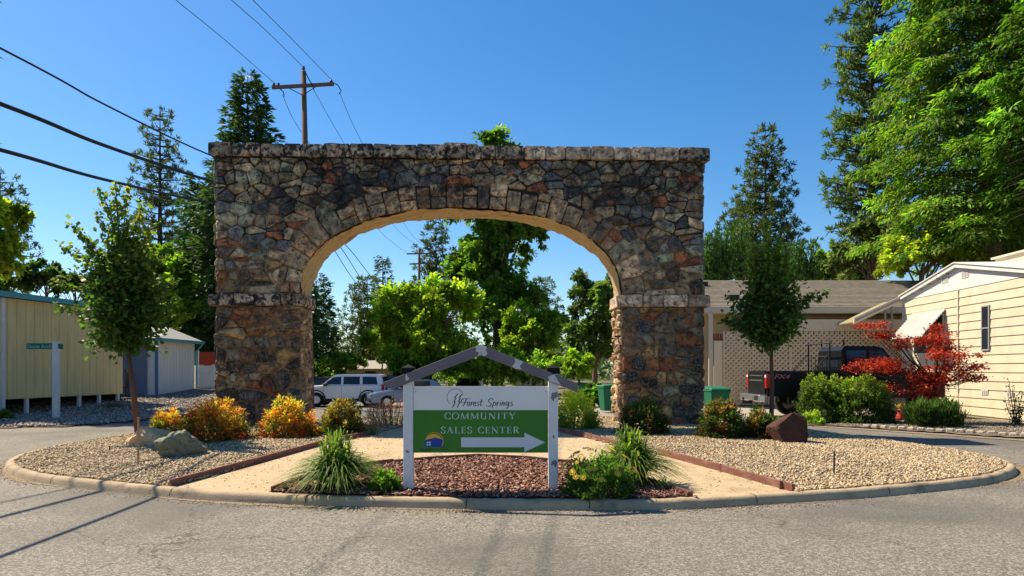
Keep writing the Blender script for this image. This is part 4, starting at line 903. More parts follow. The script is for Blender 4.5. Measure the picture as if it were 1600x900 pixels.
# lattice screen
def clipline(p, d, x0, x1, z0, z1):
    t0, t1 = -1e9, 1e9
    for k_, (lo_, hi_) in enumerate(((x0, x1), (z0, z1))):
        a = (lo_-p[k_])/d[k_]; b_ = (hi_-p[k_])/d[k_]; t0 = max(t0, min(a, b_)); t1 = min(t1, max(a, b_))
    return (t0, t1) if t1-t0 > .05 else None
def lattice(x0, x1, z0, z1, y, st=.165):
    for layer, sgn in ((0, 1), (1, -1)):
        mb = MB(); n = 0; c = x0-(z1-z0)
        while c < x1+(z1-z0):
            p = (c, z0) if sgn > 0 else (c, z1); d = (.7071, .7071*sgn); r_ = clipline(p, d, x0, x1, z0, z1)
            if r_:
                a = (p[0]+d[0]*r_[0], p[1]+d[1]*r_[0]); b_ = (p[0]+d[0]*r_[1], p[1]+d[1]*r_[1]); w2 = .040; nx, nz = -d[1]*w2, d[0]*w2; yy = y+layer*.012
                mb.hexa([(a[0]-nx, yy, a[1]-nz), (b_[0]-nx, yy, b_[1]-nz), (b_[0]-nx, yy+.01, b_[1]-nz), (a[0]-nx, yy+.01, a[1]-nz)], [(a[0]+nx, yy, a[1]+nz), (b_[0]+nx, yy, b_[1]+nz), (b_[0]+nx, yy+.01, b_[1]+nz), (a[0]+nx, yy+.01, a[1]+nz)])
            c += st*1.414
        mb.obj('lattice_slats', M['tanl'], tn, kind='stuff')
lattice(.47, 3.0, .1, 3.10, -1.30, .145); lattice(3.12, 10, .1, 3.10, -1.30, .145)
MB().box(3.0, 3.12, -1.33, -1.26, .05, 3.12).obj('lattice_post', M['tanl'], tn); MB().box(.40, .47, -1.33, -1.26, .05, 3.12).obj('lattice_post', M['tanl'], tn)
MB().box(.47, 10, -.55, -.50, .05, 3.05).obj('screen_backing', M['tanw'], tn)
MB().box(.05, .38, -1.30, -1.22, 0, 2.72).obj('cream_post', mat('post_cream', (.64, .52, .36), .7), tn)
MB().box(-.15, .0, -1.30, -1.22, 0, 3.86).obj('porch_post', fas, tn)
for i in range(6): MB().box(.03+i*.07, .07+i*.07, -1.2, -1.17, 2.74, 3.02).obj('red_baluster', m_rf, tn)
# ================================================================ POLES AND CABLES
M['pole'] = mat('pole_wood', (.20, .12, .085), .9, (.12, .075, .055), 5, bump=.5, bscale=20, stretch=(1, 1, .12))
def upole(base, top, arms, label, r=.13):
    t = empty('utility_pole', base, 0, label, 'utility pole'); b_ = Vector(base); tp = Vector(top)-b_
    MB().tube([(0, 0, -.5), tp*.5, tp], [r*1.25, r*1.1, r*.85], 12).obj('pole', M['pole'], t, smooth=True)
    for (x0, z0, x1, z1, y) in arms:
        a = Vector((x0, y, z0))-b_; c = Vector((x1, y, z1))-b_; u = Vector((0, .055, 0)); v = Vector((0, 0, .065))
        MB().hexa([a-u-v, c-u-v, c+u-v, a+u-v], [a-u+v, c-u+v, c+u+v, a+u+v]).obj('crossarm', M['pole'], t)
    return t, b_
u1, ub = upole((PX(486, 30), 30, 0), (PX(474, 30), 30, PZ(112, 30)), [(PX(427, 30), PZ(139, 30), PX(523, 30), PZ(133.5, 30), 29.85)], 'tall wooden utility pole rising behind the left half of the arch')
mid = Vector((PX(474.5, 30), 29.85, PZ(151, 30)))-ub
for px in (447, 497): a = Vector((PX(px, 30), 29.82, PZ(137, 30)))-ub; MB().tube([a, mid], .018, 5).obj('brace', M['steel'] if 0 else M['bark_dark'], u1)
ins = [(430, 134), (437, 134), (476, 108), (519, 129)]
for px, py in ins:
    a = Vector((PX(px, 30), 29.85, PZ(py+3, 30)))-ub; MB().lathe([(0, .16), (.03, .15), (.055, .10), (.05, .06), (.07, .05), (.06, 0), (.02, 0), (.02, -.06)], a, 2, 10).obj('insulator', mat('insulator_brown', (.08, .04, .03), .3), u1)
u2, ub2 = upole((PX(655, 75), 75, 0), (PX(655, 75), 75, PZ(388, 75)), [(PX(636, 75), PZ(397, 75), PX(681, 75), PZ(396, 75), 74.85), (PX(640, 75), PZ(413, 75), PX(682, 75), PZ(411, 75), 74.85)], 'distant utility pole with two crossarms framed by the arch opening', r=.15)
u3, ub3 = upole((PX(519, 80), 80, 0), (PX(519, 80), 80, PZ(512, 80)), [], 'thin distant pole among the pines left of the arch opening', r=.15)
def cable(pts, r, label, n=10, grp=None):
    p = catmull(pts, n, False); o = Vector(p[0]); t = MB().tube([Vector(q)-o for q in p], r, 6).obj('cable', M['wire'], loc=o, smooth=True); return tag(t, label, 'cable', grp)
P3 = lambda px, py, Y: tuple(P(px, py, Y))
def ext(a, b, k): return tuple(Vector(a)+(Vector(a)-Vector(b))*k)
a, m_, e = P3(0, 75, 17), P3(330, 243, 25.5), P3(479, 296, 29.9); cable([ext(a, m_, 1.6), a, P3(165, 164, 20.6), m_, e], .027, 'uppermost and thinnest of the three sagging cables left of the arch')
a, m_, e = P3(0, 162, 14.4), P3(337, 285, 24.5), P3(479, 322, 29.9); cable([ext(a, m_, .9), a, P3(165, 228, 18.5), m_, e], .048, 'middle thick sagging cable left of the arch')
a, m_, e = P3(0, 234, 11.4), P3(337, 319, 23.5), P3(479, 345, 29.9); cable([ext(a, m_, .55), a, P3(165, 281, 16), m_, e], .036, 'lowest thick sagging cable left of the arch')
for i, (p1, p2, p3_) in enumerate((((430, 131), (352, 63), (270, -4)), ((476, 107), (418, 50), (357, -4)), ((520, 127), (457, 62), (391, -4)))):
    a, m_, e = P3(*p3_, 20), P3(*p2, 24.6), P3(*p1, 29.8)
    cable([ext(a, m_, 2.5), a, m_, e], .011, ('leftmost', 'middle', 'rightmost')[i]+' thin power line running from the pole top up out of the picture')
for i, (pp, q) in enumerate((((441, 148), (637, 396)), ((490, 140), (658, 388)), ((531, 146), (680, 396)))):
    mids = [((485, 226), 40), ((595, 362), 60)] if i == 0 else ([((540, 228), 42), ((615, 352), 60)] if i == 1 else [((568, 228), 42), ((640, 362), 62)])
    cable([P3(*pp, 30.2)]+[P3(*p, Y) for p, Y in mids]+[P3(*q, 74.8)], .013, ('leftmost', 'middle', 'rightmost')[i]+' thin power line dropping behind the arch to the distant pole')
for i, (p1, p2, p3_) in enumerate((((522, 390), (575, 462), (640, 509)), ((532, 386), (590, 468), (645, 497)), ((541, 384), (598, 452), (650, 488)))):
    cable([P3(479, (296, 322, 345)[i], 30.1), P3(*p1, 38), P3(*p2, 52), P3(*p3_, 70)], .022, ('lower', 'middle', 'upper')[i]+' dark cable sagging through the arch opening over the bright trees')
# wire stubs at insulators
for pts in ([(520, 129), (528, 133), (533, 142), (530, 147)], [(476, 110), (481, 121), (487, 131), (490, 140)], [(437, 138), (443, 144), (444, 151)]):
    p = [P3(*q, 29.7) for q in pts]; o = Vector(p[0]); MB().tube([Vector(q)-ub for q in p], .022, 5).obj('jumper_wire', M['wire'], u1)
# ================================================================ VEHICLES
def paint(name, col, rough=.25): return mat(name, col, rough, coat=.6, spec=.5)
M['tyre'] = mat('tyre', (.018, .018, .018), .85); M['rim'] = mat('rim', (.55, .55, .57), .3, metal=.8); M['red'] = mat('red_lens', (.45, .01, .01), .25); M['trim'] = mat('black_trim', (.02, .02, .022), .6)
M['chrome'] = mat('chrome', (.62, .62, .63), .2, metal=.9)
def wheel(parent, x, y, r, side, w_=.22):
    s_ = side
    t = MB().lathe([(r*.62, -w_/2), (r*.93, -w_/2), (r, -w_*.36), (r, w_*.36), (r*.93, w_/2), (r*.62, w_/2), (r*.62, -w_/2)], (0, 0, 0), 1, 28).obj('wheel', M['tyre'], parent, smooth=True, loc=(x, y, r))
    rm = MB().lathe([(r*.62, -.08*s_), (r*.60, w_*.36*s_), (r*.53, w_*.40*s_), (r*.52, w_*.15*s_), (0, w_*.15*s_)], (0, 0, 0), 1, 24)
    for i in range(5):
        a = 2*math.pi*i/5; ca, sa = math.cos(a), math.sin(a)
        def q(rr, o_, yy): return (ca*rr-sa*o_, yy, sa*rr+ca*o_)
        y0, y1 = w_*.2*s_, w_*.36*s_
        rm.hexa([q(.03, -.045, y0), q(r*.56, -.035, y0), q(r*.56, .035, y0), q(.03, .045, y0)], [q(.03, -.045, y1), q(r*.56, -.035, y1), q(r*.56, .035, y1), q(.03, .045, y1)])
    rm.obj('rim', M['rim'], t)
def vehicle(name, loc, rz, sc_, W, lower, green, arches, wr, glass, pm, label, cat_, extra=None, tumble=.13):
    """side profile in x (rear negative, front positive), z; lower / green polygons; arches: wheel x"""
    v = empty(name, loc, rz, label, cat_); v.scale = (sc_,)*3
    # lower body: polygon with wheel arch cut-outs, lofted over 4 stations for rounded sides
    poly = []
    for p in lower: poly.append(p)
    bot = lower[0][1]; pts = []
    xs = sorted(arches)
    for cx_ in xs:
        pts += [(cx_-wr*1.18*math.cos(t), wr+wr*1.18*math.sin(t)) for t in np.linspace(R(-12), R(192), 12)]
    pts = [p if p[1] > bot else (p[0], bot) for p in pts]
    poly = [lower[0]]+pts+list(lower[1:])
    def shrink(pl, k_): 
        cz = sum(p[1] for p in pl)/len(pl); cx_ = sum(p[0] for p in pl)/len(pl); return [(cx_+(p[0]-cx_)*(1-.02*k_), p[1]-(.05*k_ if p[1] > cz else -.0)) for p in pl]
    n = len(poly); V = []; st = [(-W/2, .9), (-W/2+.05, 0), (W/2-.05, 0), (W/2, .9)]
    for yy, k_ in st: V += [(a, yy, b_) for a, b_ in shrink(poly, k_)]
    Fs = [tuple(range(n)), tuple(range(3*n, 4*n))[::-1]]+[(r_*n+i, (r_+1)*n+i, (r_+1)*n+(i+1) % n, r_*n+(i+1) % n) for r_ in range(3) for i in range(n)]
    me = bpy.data.meshes.new('body'); me.from_pydata(V, [], Fs); bm = bmesh.new(); bm.from_mesh(me); bmesh.ops.recalc_face_normals(bm, faces=bm.faces); bmesh.ops.triangulate(bm, faces=[f for f in bm.faces if len(f.verts) > 6]); bm.to_mesh(me); bm.free()
    body = link('body', me, pm, v)
    # greenhouse
    z0 = min(p[1] for p in green); z1 = max(p[1] for p in green); n = len(green); V = []
    def hw(z): return W/2-.03-tumble*(z-z0)/(z1-z0)
    V = [(x, -hw(z), z) for x, z in green]+[(x, hw(z), z) for x, z in green]
    me = bpy.data.meshes.new('cabin'); me.from_pydata(V, [], [tuple(range(n)), tuple(range(n, 2*n))[::-1]]+[(i, i+n, (i+1) % n+n, (i+1) % n) for i in range(n)])
    bm = bmesh.new(); bm.from_mesh(me); bmesh.ops.recalc_face_normals(bm, faces=bm.faces); bmesh.ops.bevel(bm, geom=[e for e in bm.edges if e.calc_face_angle(0) > .3], offset=.045, segments=2, affect='EDGES'); bm.to_mesh(me); bm.free()
    link('cabin', me, pm, v)
    for g in glass:
        for s_ in (-1, 1):
            me = bpy.data.meshes.new('side_window'); me.from_pydata([(x, s_*(hw(z)+.006), z) for x, z in g], [], [tuple(range(len(g)))]); link('side_window', me, M['glass'], v)
    # windscreens
    fr = max(green, key=lambda p: p[0]); top = [p for p in green if p[1] > z1-.12]
    ft = max(top, key=lambda p: p[0]); rt = min(top, key=lambda p: p[0]); rr_ = min(green, key=lambda p: p[0])
    for (a, b_, o_) in ((fr, ft, 1), (rr_, rt, -1)):
        q = []
        for f_, s_ in ((.12, -1), (.12, 1), (.86, 1), (.86, -1)):
            x = a[0]+(b_[0]-a[0])*f_; z = a[1]+(b_[1]-a[1])*f_; q.append((x+o_*.012, s_*(hw(z)-.07), z+.008))
        me = bpy.data.meshes.new('windscreen'); me.from_pydata(q, [], [(0, 1, 2, 3)]); link('windscreen' if o_ > 0 else 'rear_window', me, M['glass'], v)
    for cx_ in xs:
        for s_ in (-1, 1): wheel(v, cx_, s_*(W/2-.12), wr, s_)
        MB().box(cx_-wr*1.15, cx_+wr*1.15, -W/2+.1, W/2-.1, wr*.6, wr*2.1).obj('wheel_well', M['trim'], v)
    if extra: extra(v)
    return v
def suv_extra(v):
    W = 1.78
    for s_ in (-1, 1):
        for cx_ in (-1.33, 1.33):   # dark arch mouldings
            mb = MB(); pr = [(cx_-.45*math.cos(t), .36+.45*math.sin(t)) for t in np.linspace(R(0), R(180), 12)]
            for a, b_ in zip(pr[:-1], pr[1:]):
                o2 = lambda p: (cx_+(p[0]-cx_)*1.14, .36+(p[1]-.36)*1.14)
                A, B = o2(a), o2(b_); y0, y1 = s_*(W/2-.02), s_*(W/2+.02)
                mb.hexa([(a[0], y0, a[1]), (b_[0], y0, b_[1]), (B[0], y0, B[1]), (A[0], y0, A[1])], [(a[0], y1, a[1]), (b_[0], y1, b_[1]), (B[0], y1, B[1]), (A[0], y1, A[1])])
            mb.obj('arch_moulding', M['trim'], v)
        MB().box(-.85, .85, s_*W/2-.02*s_, s_*(W/2+.015), .30, .42).obj('sill', M['trim'], v)
        MB().box(-2.21, -2.10, s_*(W/2-.16)-.06, s_*(W/2-.16)+.11*(1 if s_ > 0 else 1)-.0, .86, 1.14).obj('tail_light', M['red'], v)
        MB().box(-2.14, -2.0, s_*(W/2-.035), s_*(W/2+.012), .86, 1.14).obj('tail_light', M['red'], v)
        MB().box(.72, .92, s_*(W/2+.01), s_*(W/2+.17), 1.05, 1.2).obj('mirror', M['trim'], v, bevel=.03)
        for x in (-.95, .02, .93): MB().box(x-.006, x+.006, s_*(W/2-.004), s_*(W/2+.002), .45, 1.02).obj('door_seam', M['trim'], v)
        for x in (-.75, .22): MB().box(x-.09, x+.09, s_*(W/2), s_*(W/2+.03), .90, .94).obj('door_handle', M['white'], v)
        MB().box(-1.7, .5, s_*.62-.02, s_*.62+.02, 1.66, 1.70).obj('roof_rail', M['trim'], v)
    MB().box(-2.27, -2.08, -.85, .85, .36, .58).box(2.05, 2.24, -.85, .85, .36, .58).obj('bumper', M['trim'], v, bevel=.03)
    MB().box(2.18, 2.21, -.5, .5, .72, .92).obj('grille', M['trim'], v); MB().box(-2.225, -2.2, -.28, .28, .78, .92).obj('plate', M['white'], v)
wp = paint('white_car_paint', (.72, .73, .76)); bp_ = paint('blue_grey_car_paint', (.13, .20, .32)); dp = paint('dark_blue_car_paint', (.03, .04, .08)); kp = mat('black_car_paint', (.006, .006, .008), .4, spec=.2)
suvL = [(-2.14, .34), (2.12, .34), (2.16, .60), (2.17, .98), (1.95, 1.04), (.98, 1.10), (-2.12, 1.06), (-2.20, .90), (-2.20, .55)]
suvL = [(-2.14, .36), (2.12, .36), (2.2, .6), (2.18, .98), (1.9, 1.05), (1.0, 1.10), (-2.14, 1.10), (-2.2, .9), (-2.2, .55)]
suvG = [(-2.12, 1.08), (1.10, 1.08), (.48, 1.58), (.25, 1.64), (-1.75, 1.66), (-1.98, 1.60)]
gl = [[(.92, 1.14), (.06, 1.14), (.06, 1.52), (.46, 1.50)], [(-.06, 1.14), (-.90, 1.14), (-.88, 1.53), (-.06, 1.53)], [(-1.03, 1.14), (-1.80, 1.14), (-1.72, 1.52), (-1.02, 1.53)]]
yj = 31.0; vehicle('parked_suv', (PX(602, yj)-2.2*.87, yj+.8, .012), math.pi, .87, 1.78, suvL, suvG, [-1.33, 1.33], .36, gl, wp, 'boxy white suv parked side on beyond the arch opening', 'suv', suv_extra)
def car_extra(v):
    W = 1.72
    for s_ in (-1, 1):
        MB().box(-2.12, -1.98, s_*(W/2-.16)-.09, s_*(W/2-.16)+.09, .72, .88).obj('tail_light', M['red'], v); MB().box(1.95, 2.11, s_*(W/2-.18)-.12, s_*(W/2-.18)+.12, .60, .74).obj('headlight', M['steel'], v, bevel=.02)
        MB().box(.55, .72, s_*(W/2+.005), s_*(W/2+.14), .94, 1.05).obj('mirror', bp_, v, bevel=.02)
        for x in (-.9, .05, .95): MB().box(x-.005, x+.005, s_*(W/2-.004), s_*(W/2+.002), .35, .9).obj('door_seam', M['trim'], v)
    MB().box(2.06, 2.14, -.6, .6, .32, .50).obj('grille', M['trim'], v)
carL = [(-2.05, .26), (2.02, .26), (2.12, .45), (2.10, .66), (1.75, .80), (.95, .93), (-1.9, .98), (-2.1, .80), (-2.12, .45)]
carG = [(-1.75, .95), (1.12, .92), (.32, 1.38), (.05, 1.43), (-1.0, 1.44), (-1.35, 1.38)]
cgl = [[(.92, .98), (-.02, .99), (-.02, 1.34), (.28, 1.34)], [(-.14, .99), (-.98, 1.0), (-1.0, 1.36), (-.14, 1.35)]]
v2 = vehicle('parked_car', (PX(632, 30.2), 31.2, .012), math.pi+R(22), .84, 1.72, carL, carG, [-1.25, 1.28], .32, cgl, bp_, 'blue grey car partly hidden behind the left post of the sales sign', 'car', car_extra)
v3 = vehicle('parked_suv', (PX(622, 36.5), 37.5, .012), R(90), .80, 1.78, suvL, suvG, [-1.33, 1.33], .36, gl, dp, 'dark blue suv seen over the tail of the white suv', 'suv', suv_extra)
v4 = vehicle('parked_car', (PX(731, 42), 43, .012), R(90), .80, 1.72, carL, carG, [-1.25, 1.28], .32, cgl, kp, 'small black car just visible above the top edge of the sales sign', 'car', car_extra)
# pickup truck
TY = 23.7; tr = empty('pickup_truck', (8.6, TY, .012), 0, 'black lifted pickup truck with ladder rack parked before the lattice carport', 'pickup truck')
Wt = 1.95
def arch_poly(x0, x1, z0, z1, cx_, r_, zc):
    a = [(cx_-r_*math.cos(t), zc+r_*math.sin(t)) for t in np.linspace(0, math.pi, 12)]; a = [(x, max(z, z0)) for x, z in a]
    return [(x0, z0)]+a+[(x1, z0), (x1, z1), (x0, z1)]
for nm, y0, y1 in (('bed_side', 0, .10), ('bed_side', Wt-.10, Wt)):
    MB().prism(arch_poly(.0, 2.45, .74, 1.60, 1.42, .56, .50), 1, y0, y1).obj(nm, kp, tr, bevel=.02)
MB().box(.02, 2.45, .10, Wt-.10, .80, .86).box(2.38, 2.44, .10, Wt-.10, .87, 1.58).obj('bed_floor', M['trim'], tr)
tg = MB().box(-.04, .02, .14, Wt-.14, .82, 1.58).obj('tailgate', kp, tr, bevel=.015)
MB().box(-.055, -.042, .35, Wt-.35, 1.25, 1.30).box(-.055, -.042, .35, Wt-.35, 1.42, 1.46).obj('tailgate_trim', M['chrome'], tg)
for y0, y1 in ((-.012, .13), (Wt-.13, Wt+.012)): MB().box(-.05, .10, y0, y1, 1.02, 1.50).obj('tail_light', M['red'], tr, bevel=.015); MB().box(-.055, .06, y0+.005, y1-.005, 1.38, 1.46).obj('reverse_lens', M['white'], tr)
MB().box(-.30, -.06, -.02, Wt+.02, .56, .80).obj('rear_bumper', M['chrome'], tr, bevel=.03)
MB().box(-.315, -.301, .12, .38, .60, .76).box(-.1, -.08, 0, .0, 0, 0).obj('bumper_step', M['trim'], tr); MB().box(-.55, -.2, .9, 1.05, .46, .56).lathe([(0, .08), (.045, .05), (.045, 0), (.02, -.02), (.02, -.12)], (-.5, .97, .62), 2, 8).obj('tow_hitch', M['trim'], tr)
cabp = [(2.50, .74), (3.0, .74), (3.0, .70), (4.75, .70), (4.8, 1.60), (4.45, 1.66), (3.95, 2.38), (3.7, 2.44), (2.65, 2.45), (2.53, 2.30), (2.50, 1.6)]
n = len(cabp); V = []
for yy, k_ in ((0, 1), (Wt, -1)): V += [(x, yy+k_*max(0, (z-1.6))*.14, z) for x, z in cabp]
mb = MB(); mb.add(V, [tuple(range(n)), tuple(range(n, 2*n))[::-1]]+[(i, i+n, (i+1) % n+n, (i+1) % n) for i in range(n)]); mb.obj('cab', kp, tr)
for g in ([(2.68, 1.68), (3.36, 1.68), (3.36, 2.30), (2.70, 2.30)], [(3.46, 1.68), (4.34, 1.68), (3.92, 2.28), (3.46, 2.30)]):
    me = bpy.data.meshes.new('side_window'); me.from_pydata([(x, max(0, z-1.6)*.14-.008, z) for x, z in g], [], [tuple(range(4))]); link('side_window', me, M['glass'], tr)
me = bpy.data.meshes.new('rear_window'); me.from_pydata([(2.492, .25, 1.72), (2.492, Wt-.25, 1.72), (2.535, Wt-.3, 2.25), (2.535, .3, 2.25)], [], [(0, 1, 2, 3)]); link('rear_window', me, M['glass'], tr)
MB().prism(arch_poly(4.82, 6.0, .70, 1.55, 5.3, .56, .50), 1, .02, Wt-.02).obj('hood', kp, tr, bevel=.05)
for s_, yy in ((-1, .14), (1, Wt-.14)):
    for cx_ in (1.42, 5.3): wheel(tr, cx_, yy, .47, s_, .30)
MB().box(.9, 5.7, .45, .62, .50, .70).box(.9, 5.7, Wt-.62, Wt-.45, .50, .70).box(1.3, 1.54, .2, Wt-.2, .40, .54).obj('chassis', M['trim'], tr)
rk = MB()
for yy in (.12, Wt-.12):
    rk.tube([(2.15, yy, 1.55), (2.15, yy, 2.62)], .03, 6).tube([(1.55, yy, 1.55), (2.15, yy, 2.2)], .02, 6)
    rk.tube([(2.62, yy, 2.46), (2.62, yy, 2.66)], .03, 6)
rk.tube([(2.15, 0, 2.55), (2.15, Wt, 2.55)], .03, 6).tube([(2.15, .1, 2.1), (2.15, Wt-.1, 2.1)], .02, 6)
for yy in np.linspace(.4, Wt-.4, 5): rk.tube([(2.15, yy, 1.6), (2.15, yy, 2.1)], .015, 5)
rk.obj('ladder_rack', M['trim'], tr)
textmesh('FX4', mat('decal_pink', (.42, .12, .16), .5), tr, 'bed_decal', (.22, .78, 1.34, 1.49), lambda a, b: (a, -.004, b), shear=.35, bold=.02)
# ================================================================ BINS, METER BOX, SMALL THINGS
M['bin'] = mat('bin_green', (.012, .16, .075), .5, (.01, .13, .06), 3)
def bin_(loc, rz, label, s_=1.0):
    t = empty('wheelie_bin', loc, rz, label, 'trash bin'); t.scale = (s_,)*3
    MB().hexa([(-.24, -.26, .08), (.24, -.26, .08), (.24, .24, .08), (-.24, .24, .08)], [(-.31, -.34, .98), (.31, -.34, .98), (.31, .36, .98), (-.31, .36, .98)]).box(-.33, .33, -.36, .38, .94, 1.0).obj('body', M['bin'], t, bevel=.02)
    MB().hexa([(-.34, -.38, 1.0), (.34, -.38, 1.0), (.34, .42, 1.02), (-.34, .42, 1.02)], [(-.30, -.32, 1.05), (.30, -.32, 1.05), (.30, .38, 1.10), (-.30, .38, 1.10)]).obj('lid', M['bin'], t, bevel=.015)
    MB().tube([(-.22, .45, 1.0), (.22, .45, 1.0)], .02, 6).obj('handle', M['black'], t)
    for x in (-.27, .27): MB().lathe([(0, -.03), (.11, -.03), (.11, .03), (0, .03)], (x, .26, .11), 0, 16).obj('wheel', M['tyre'], t)
    return t
bin_((PX(1122, 22.4), 22.6, .0), R(8), 'wide dark green bin beside the right pier of the arch', 1.02)
bin_((PX(951, 27), 27, .01), R(-75), 'upright green bin at the right edge of the arch opening', 1.0)
bin_((PX(906, 36), 36, .01), R(10), 'green bin farther off behind the yellow shrub', .9)
mbx = empty('utility_cabinet', (PX(1402, 24.0), 24.0, .04), R(-20), 'grey tan air conditioner cabinet at the corner of the cream house', 'cabinet'); m_mb = mat('cabinet_tan', (.38, .33, .26), .7)
MB().box(-.26, .26, -.2, .3, 0, 1.35).obj('case', m_mb, mbx, bevel=.02); MB().box(-.02, .18, -.215, -.201, .85, 1.2).obj('door_panel', mat('pale_panel', (.55, .52, .45), .6), mbx); MB().box(.0, .2, -.225, -.201, .62, .74).obj('label_plate', M['vent'], mbx)
gt = empty('slatted_gate', (PX(1380, 24.2), 24.2, .04), 0, 'low slatted screen beside the tan cabinet', 'screen')
for i in range(7): MB().box(-.05+i*.075, -.015+i*.075, 0, .03, .05, 1.25).obj('slat', m_mb, gt)
MB().box(-.06, .48, .031, .05, .1, .16).box(-.06, .48, .031, .05, 1.1, 1.16).obj('rail', m_mb, gt)
pc = empty('garden_marker', (PX(1407, 22.6), 22.6, .04), 0, 'small red cone shaped pot topped with yellow flowers by the juniper', 'pot')
MB().lathe([(0, 0), (.17, 0), (.15, .06), (.09, .30), (.06, .36), (0, .36)], (0, 0, 0), 2, 14).obj('cone', mat('cone_red', (.42, .04, .03), .6), pc, smooth=True)
rr = random.Random(3); mb = MB()
for i in range(70):
    x, y, z = rr.gauss(0, .06), rr.gauss(0, .06), .36+rr.uniform(0, .14); a = rr.uniform(0, 6); mb.add([(x, y, z), (x+.05*math.cos(a), y+.05*math.sin(a), z+.02), (x+.02, y, z+.05)], [(0, 1, 2)])
mb.obj('yellow_flowers', mat('flower_yellow', (.65, .5, .04), .7), pc)
# stepping kerb stones along right verge edge
r = random.Random(9)
for i in range(26):
    f = i/25; x, y = 10.0+f*3.6+.4*f, 19.85-f*4.1
    bm = MB().box(-.09, .09, -.06, .06, -.03, .07).obj('edging_stone', mat('stone_pale', (.42, .36, .28), .9) if i == 0 else bpy.data.materials['stone_pale'], bevel=.025, loc=(x, y, .05)); bm.rotation_euler = (0, 0, -.85+r.uniform(-.3, .3)); bm.scale = (1, 1, r.uniform(.7, 1.2))
    tag(bm, 'pale edging stone in the row along the cream house verge', 'edging stone', 'edging stones along the right verge')
# far buildings glimpsed through the opening
fb = empty('far_bungalow', (PX(578, 60), 60, 0), 0, 'low tan roofed bungalow glimpsed over the white suv', 'bungalow')
MB().box(-3, 2.2, 0, 5, 0, 1.75).obj('wall', M['tanw'], fb); MB().box(-.4, .5, -.03, -.002, .6, 1.5).obj('window', M['glass'], fb)
MB().add([(-3.5, -.6, 1.72), (2.7, -.6, 1.72), (2.7, 5.6, 1.72), (-3.5, 5.6, 1.72), (-2.5, 2.4, 2.45), (1.4, 2.4, 2.45)], [(0, 1, 5, 4), (1, 2, 5), (2, 3, 4, 5), (3, 0, 4), (3, 2, 1, 0)]).obj('roof', mat('far_roof', (.36, .31, .25), .9), fb)
bpz = empty('brick_pillar', (PX(703.5, 48), 48, 0), 0, 'narrow brick pillar standing behind the sales sign', 'brick pillar')
MB().box(-.16, .16, 0, .3, 0, 1.35).obj('shaft', mat('brick_red', (.30, .12, .08), .9), bpz)
for i in range(14): MB().box(-.165, .165, -.006, 0, .1+i*.09, .1+i*.09+.075).obj('brick', bpz.children[0].data.materials[0], bpz)
MB().box(-.20, .20, -.04, .34, 1.352, 1.42).obj('cap', M['vent'], bpz); MB().tube([(0, .15, 1.42), (0, .15, 1.95)], .03, 6).obj('lamp_stem', M['black'], bpz)
for px, lab in ((680, 'white bollard post behind the left half of the sign board'), (753, 'white bollard post behind the middle of the sign board')):
    tag(MB().box(-.07, .07, 0, .14, 0, .98).obj('bollard', M['white'], loc=(PX(px, 40), 40, .0), bevel=.02), lab, 'bollard')
fh = empty('far_shed', (PX(832, 62), 62, 0), 0, 'tan wall of a far building right of the sign peak', 'building'); MB().box(-1.6, 1.6, 0, 3, 0, 1.3).obj('wall', M['tanw'], fh); MB().box(-1.9, 1.9, -.3, 3.3, 1.3, 1.55).obj('roof', mat('far_roof_orange', (.50, .30, .17), .9), fh)
# ================================================================ VEGETATION
def unit(v): return v/(np.linalg.norm(v, axis=-1, keepdims=True)+1e-9)
def leaves(name, Cc, D, Nn, s, asp, cols, mt, parent, fold=.18, rng=None):
    n = len(Cc); s = np.broadcast_to(np.asarray(s, float), (n,))[:, None]; D = unit(D); S = unit(np.cross(D, Nn)); Nn = unit(np.cross(S, D))
    a = np.broadcast_to(np.asarray(asp, float), (n,))[:, None]
    V = np.stack([Cc, Cc+D*s*.45+S*s*a*.5+Nn*s*fold*.5, Cc+D*s, Cc+D*s*.45-S*s*a*.5+Nn*s*fold*.5], 1).reshape(-1, 3)
    Fc = (np.array([(0, 2, 1), (0, 3, 2)])[None]+np.arange(n)[:, None, None]*4).reshape(-1, 3)
    return link(name, npmesh(name, V, Fc, 3, np.repeat(np.clip(cols*np.array((1.38, 1.32, 1.1)), 0, .75), 4, 0)), mt, parent)
def colvar(rng, n, pal, v=.25, w=None):
    pal = np.array(pal); i = rng.choice(len(pal), n, p=w); return pal[i]*rng.uniform(1-v, 1+v, (n, 1))
def crown_clumps(rng, ells, n, shell=.5):
    vol = np.array([e[3]*e[4]*e[5] for e in ells]); p = vol**.7/(vol**.7).sum(); out = []
    for _ in range(n):
        e = ells[rng.choice(len(ells), p=p)]; d = unit(rng.normal(0, 1, 3)); 
        if d[2] < -.45: d[2] *= -.5
        r = rng.uniform(shell, 1.0); out.append((np.array(e[:3])+d*np.array(e[3:6])*r, d, r))
    return out
LIM = {'n': 0}
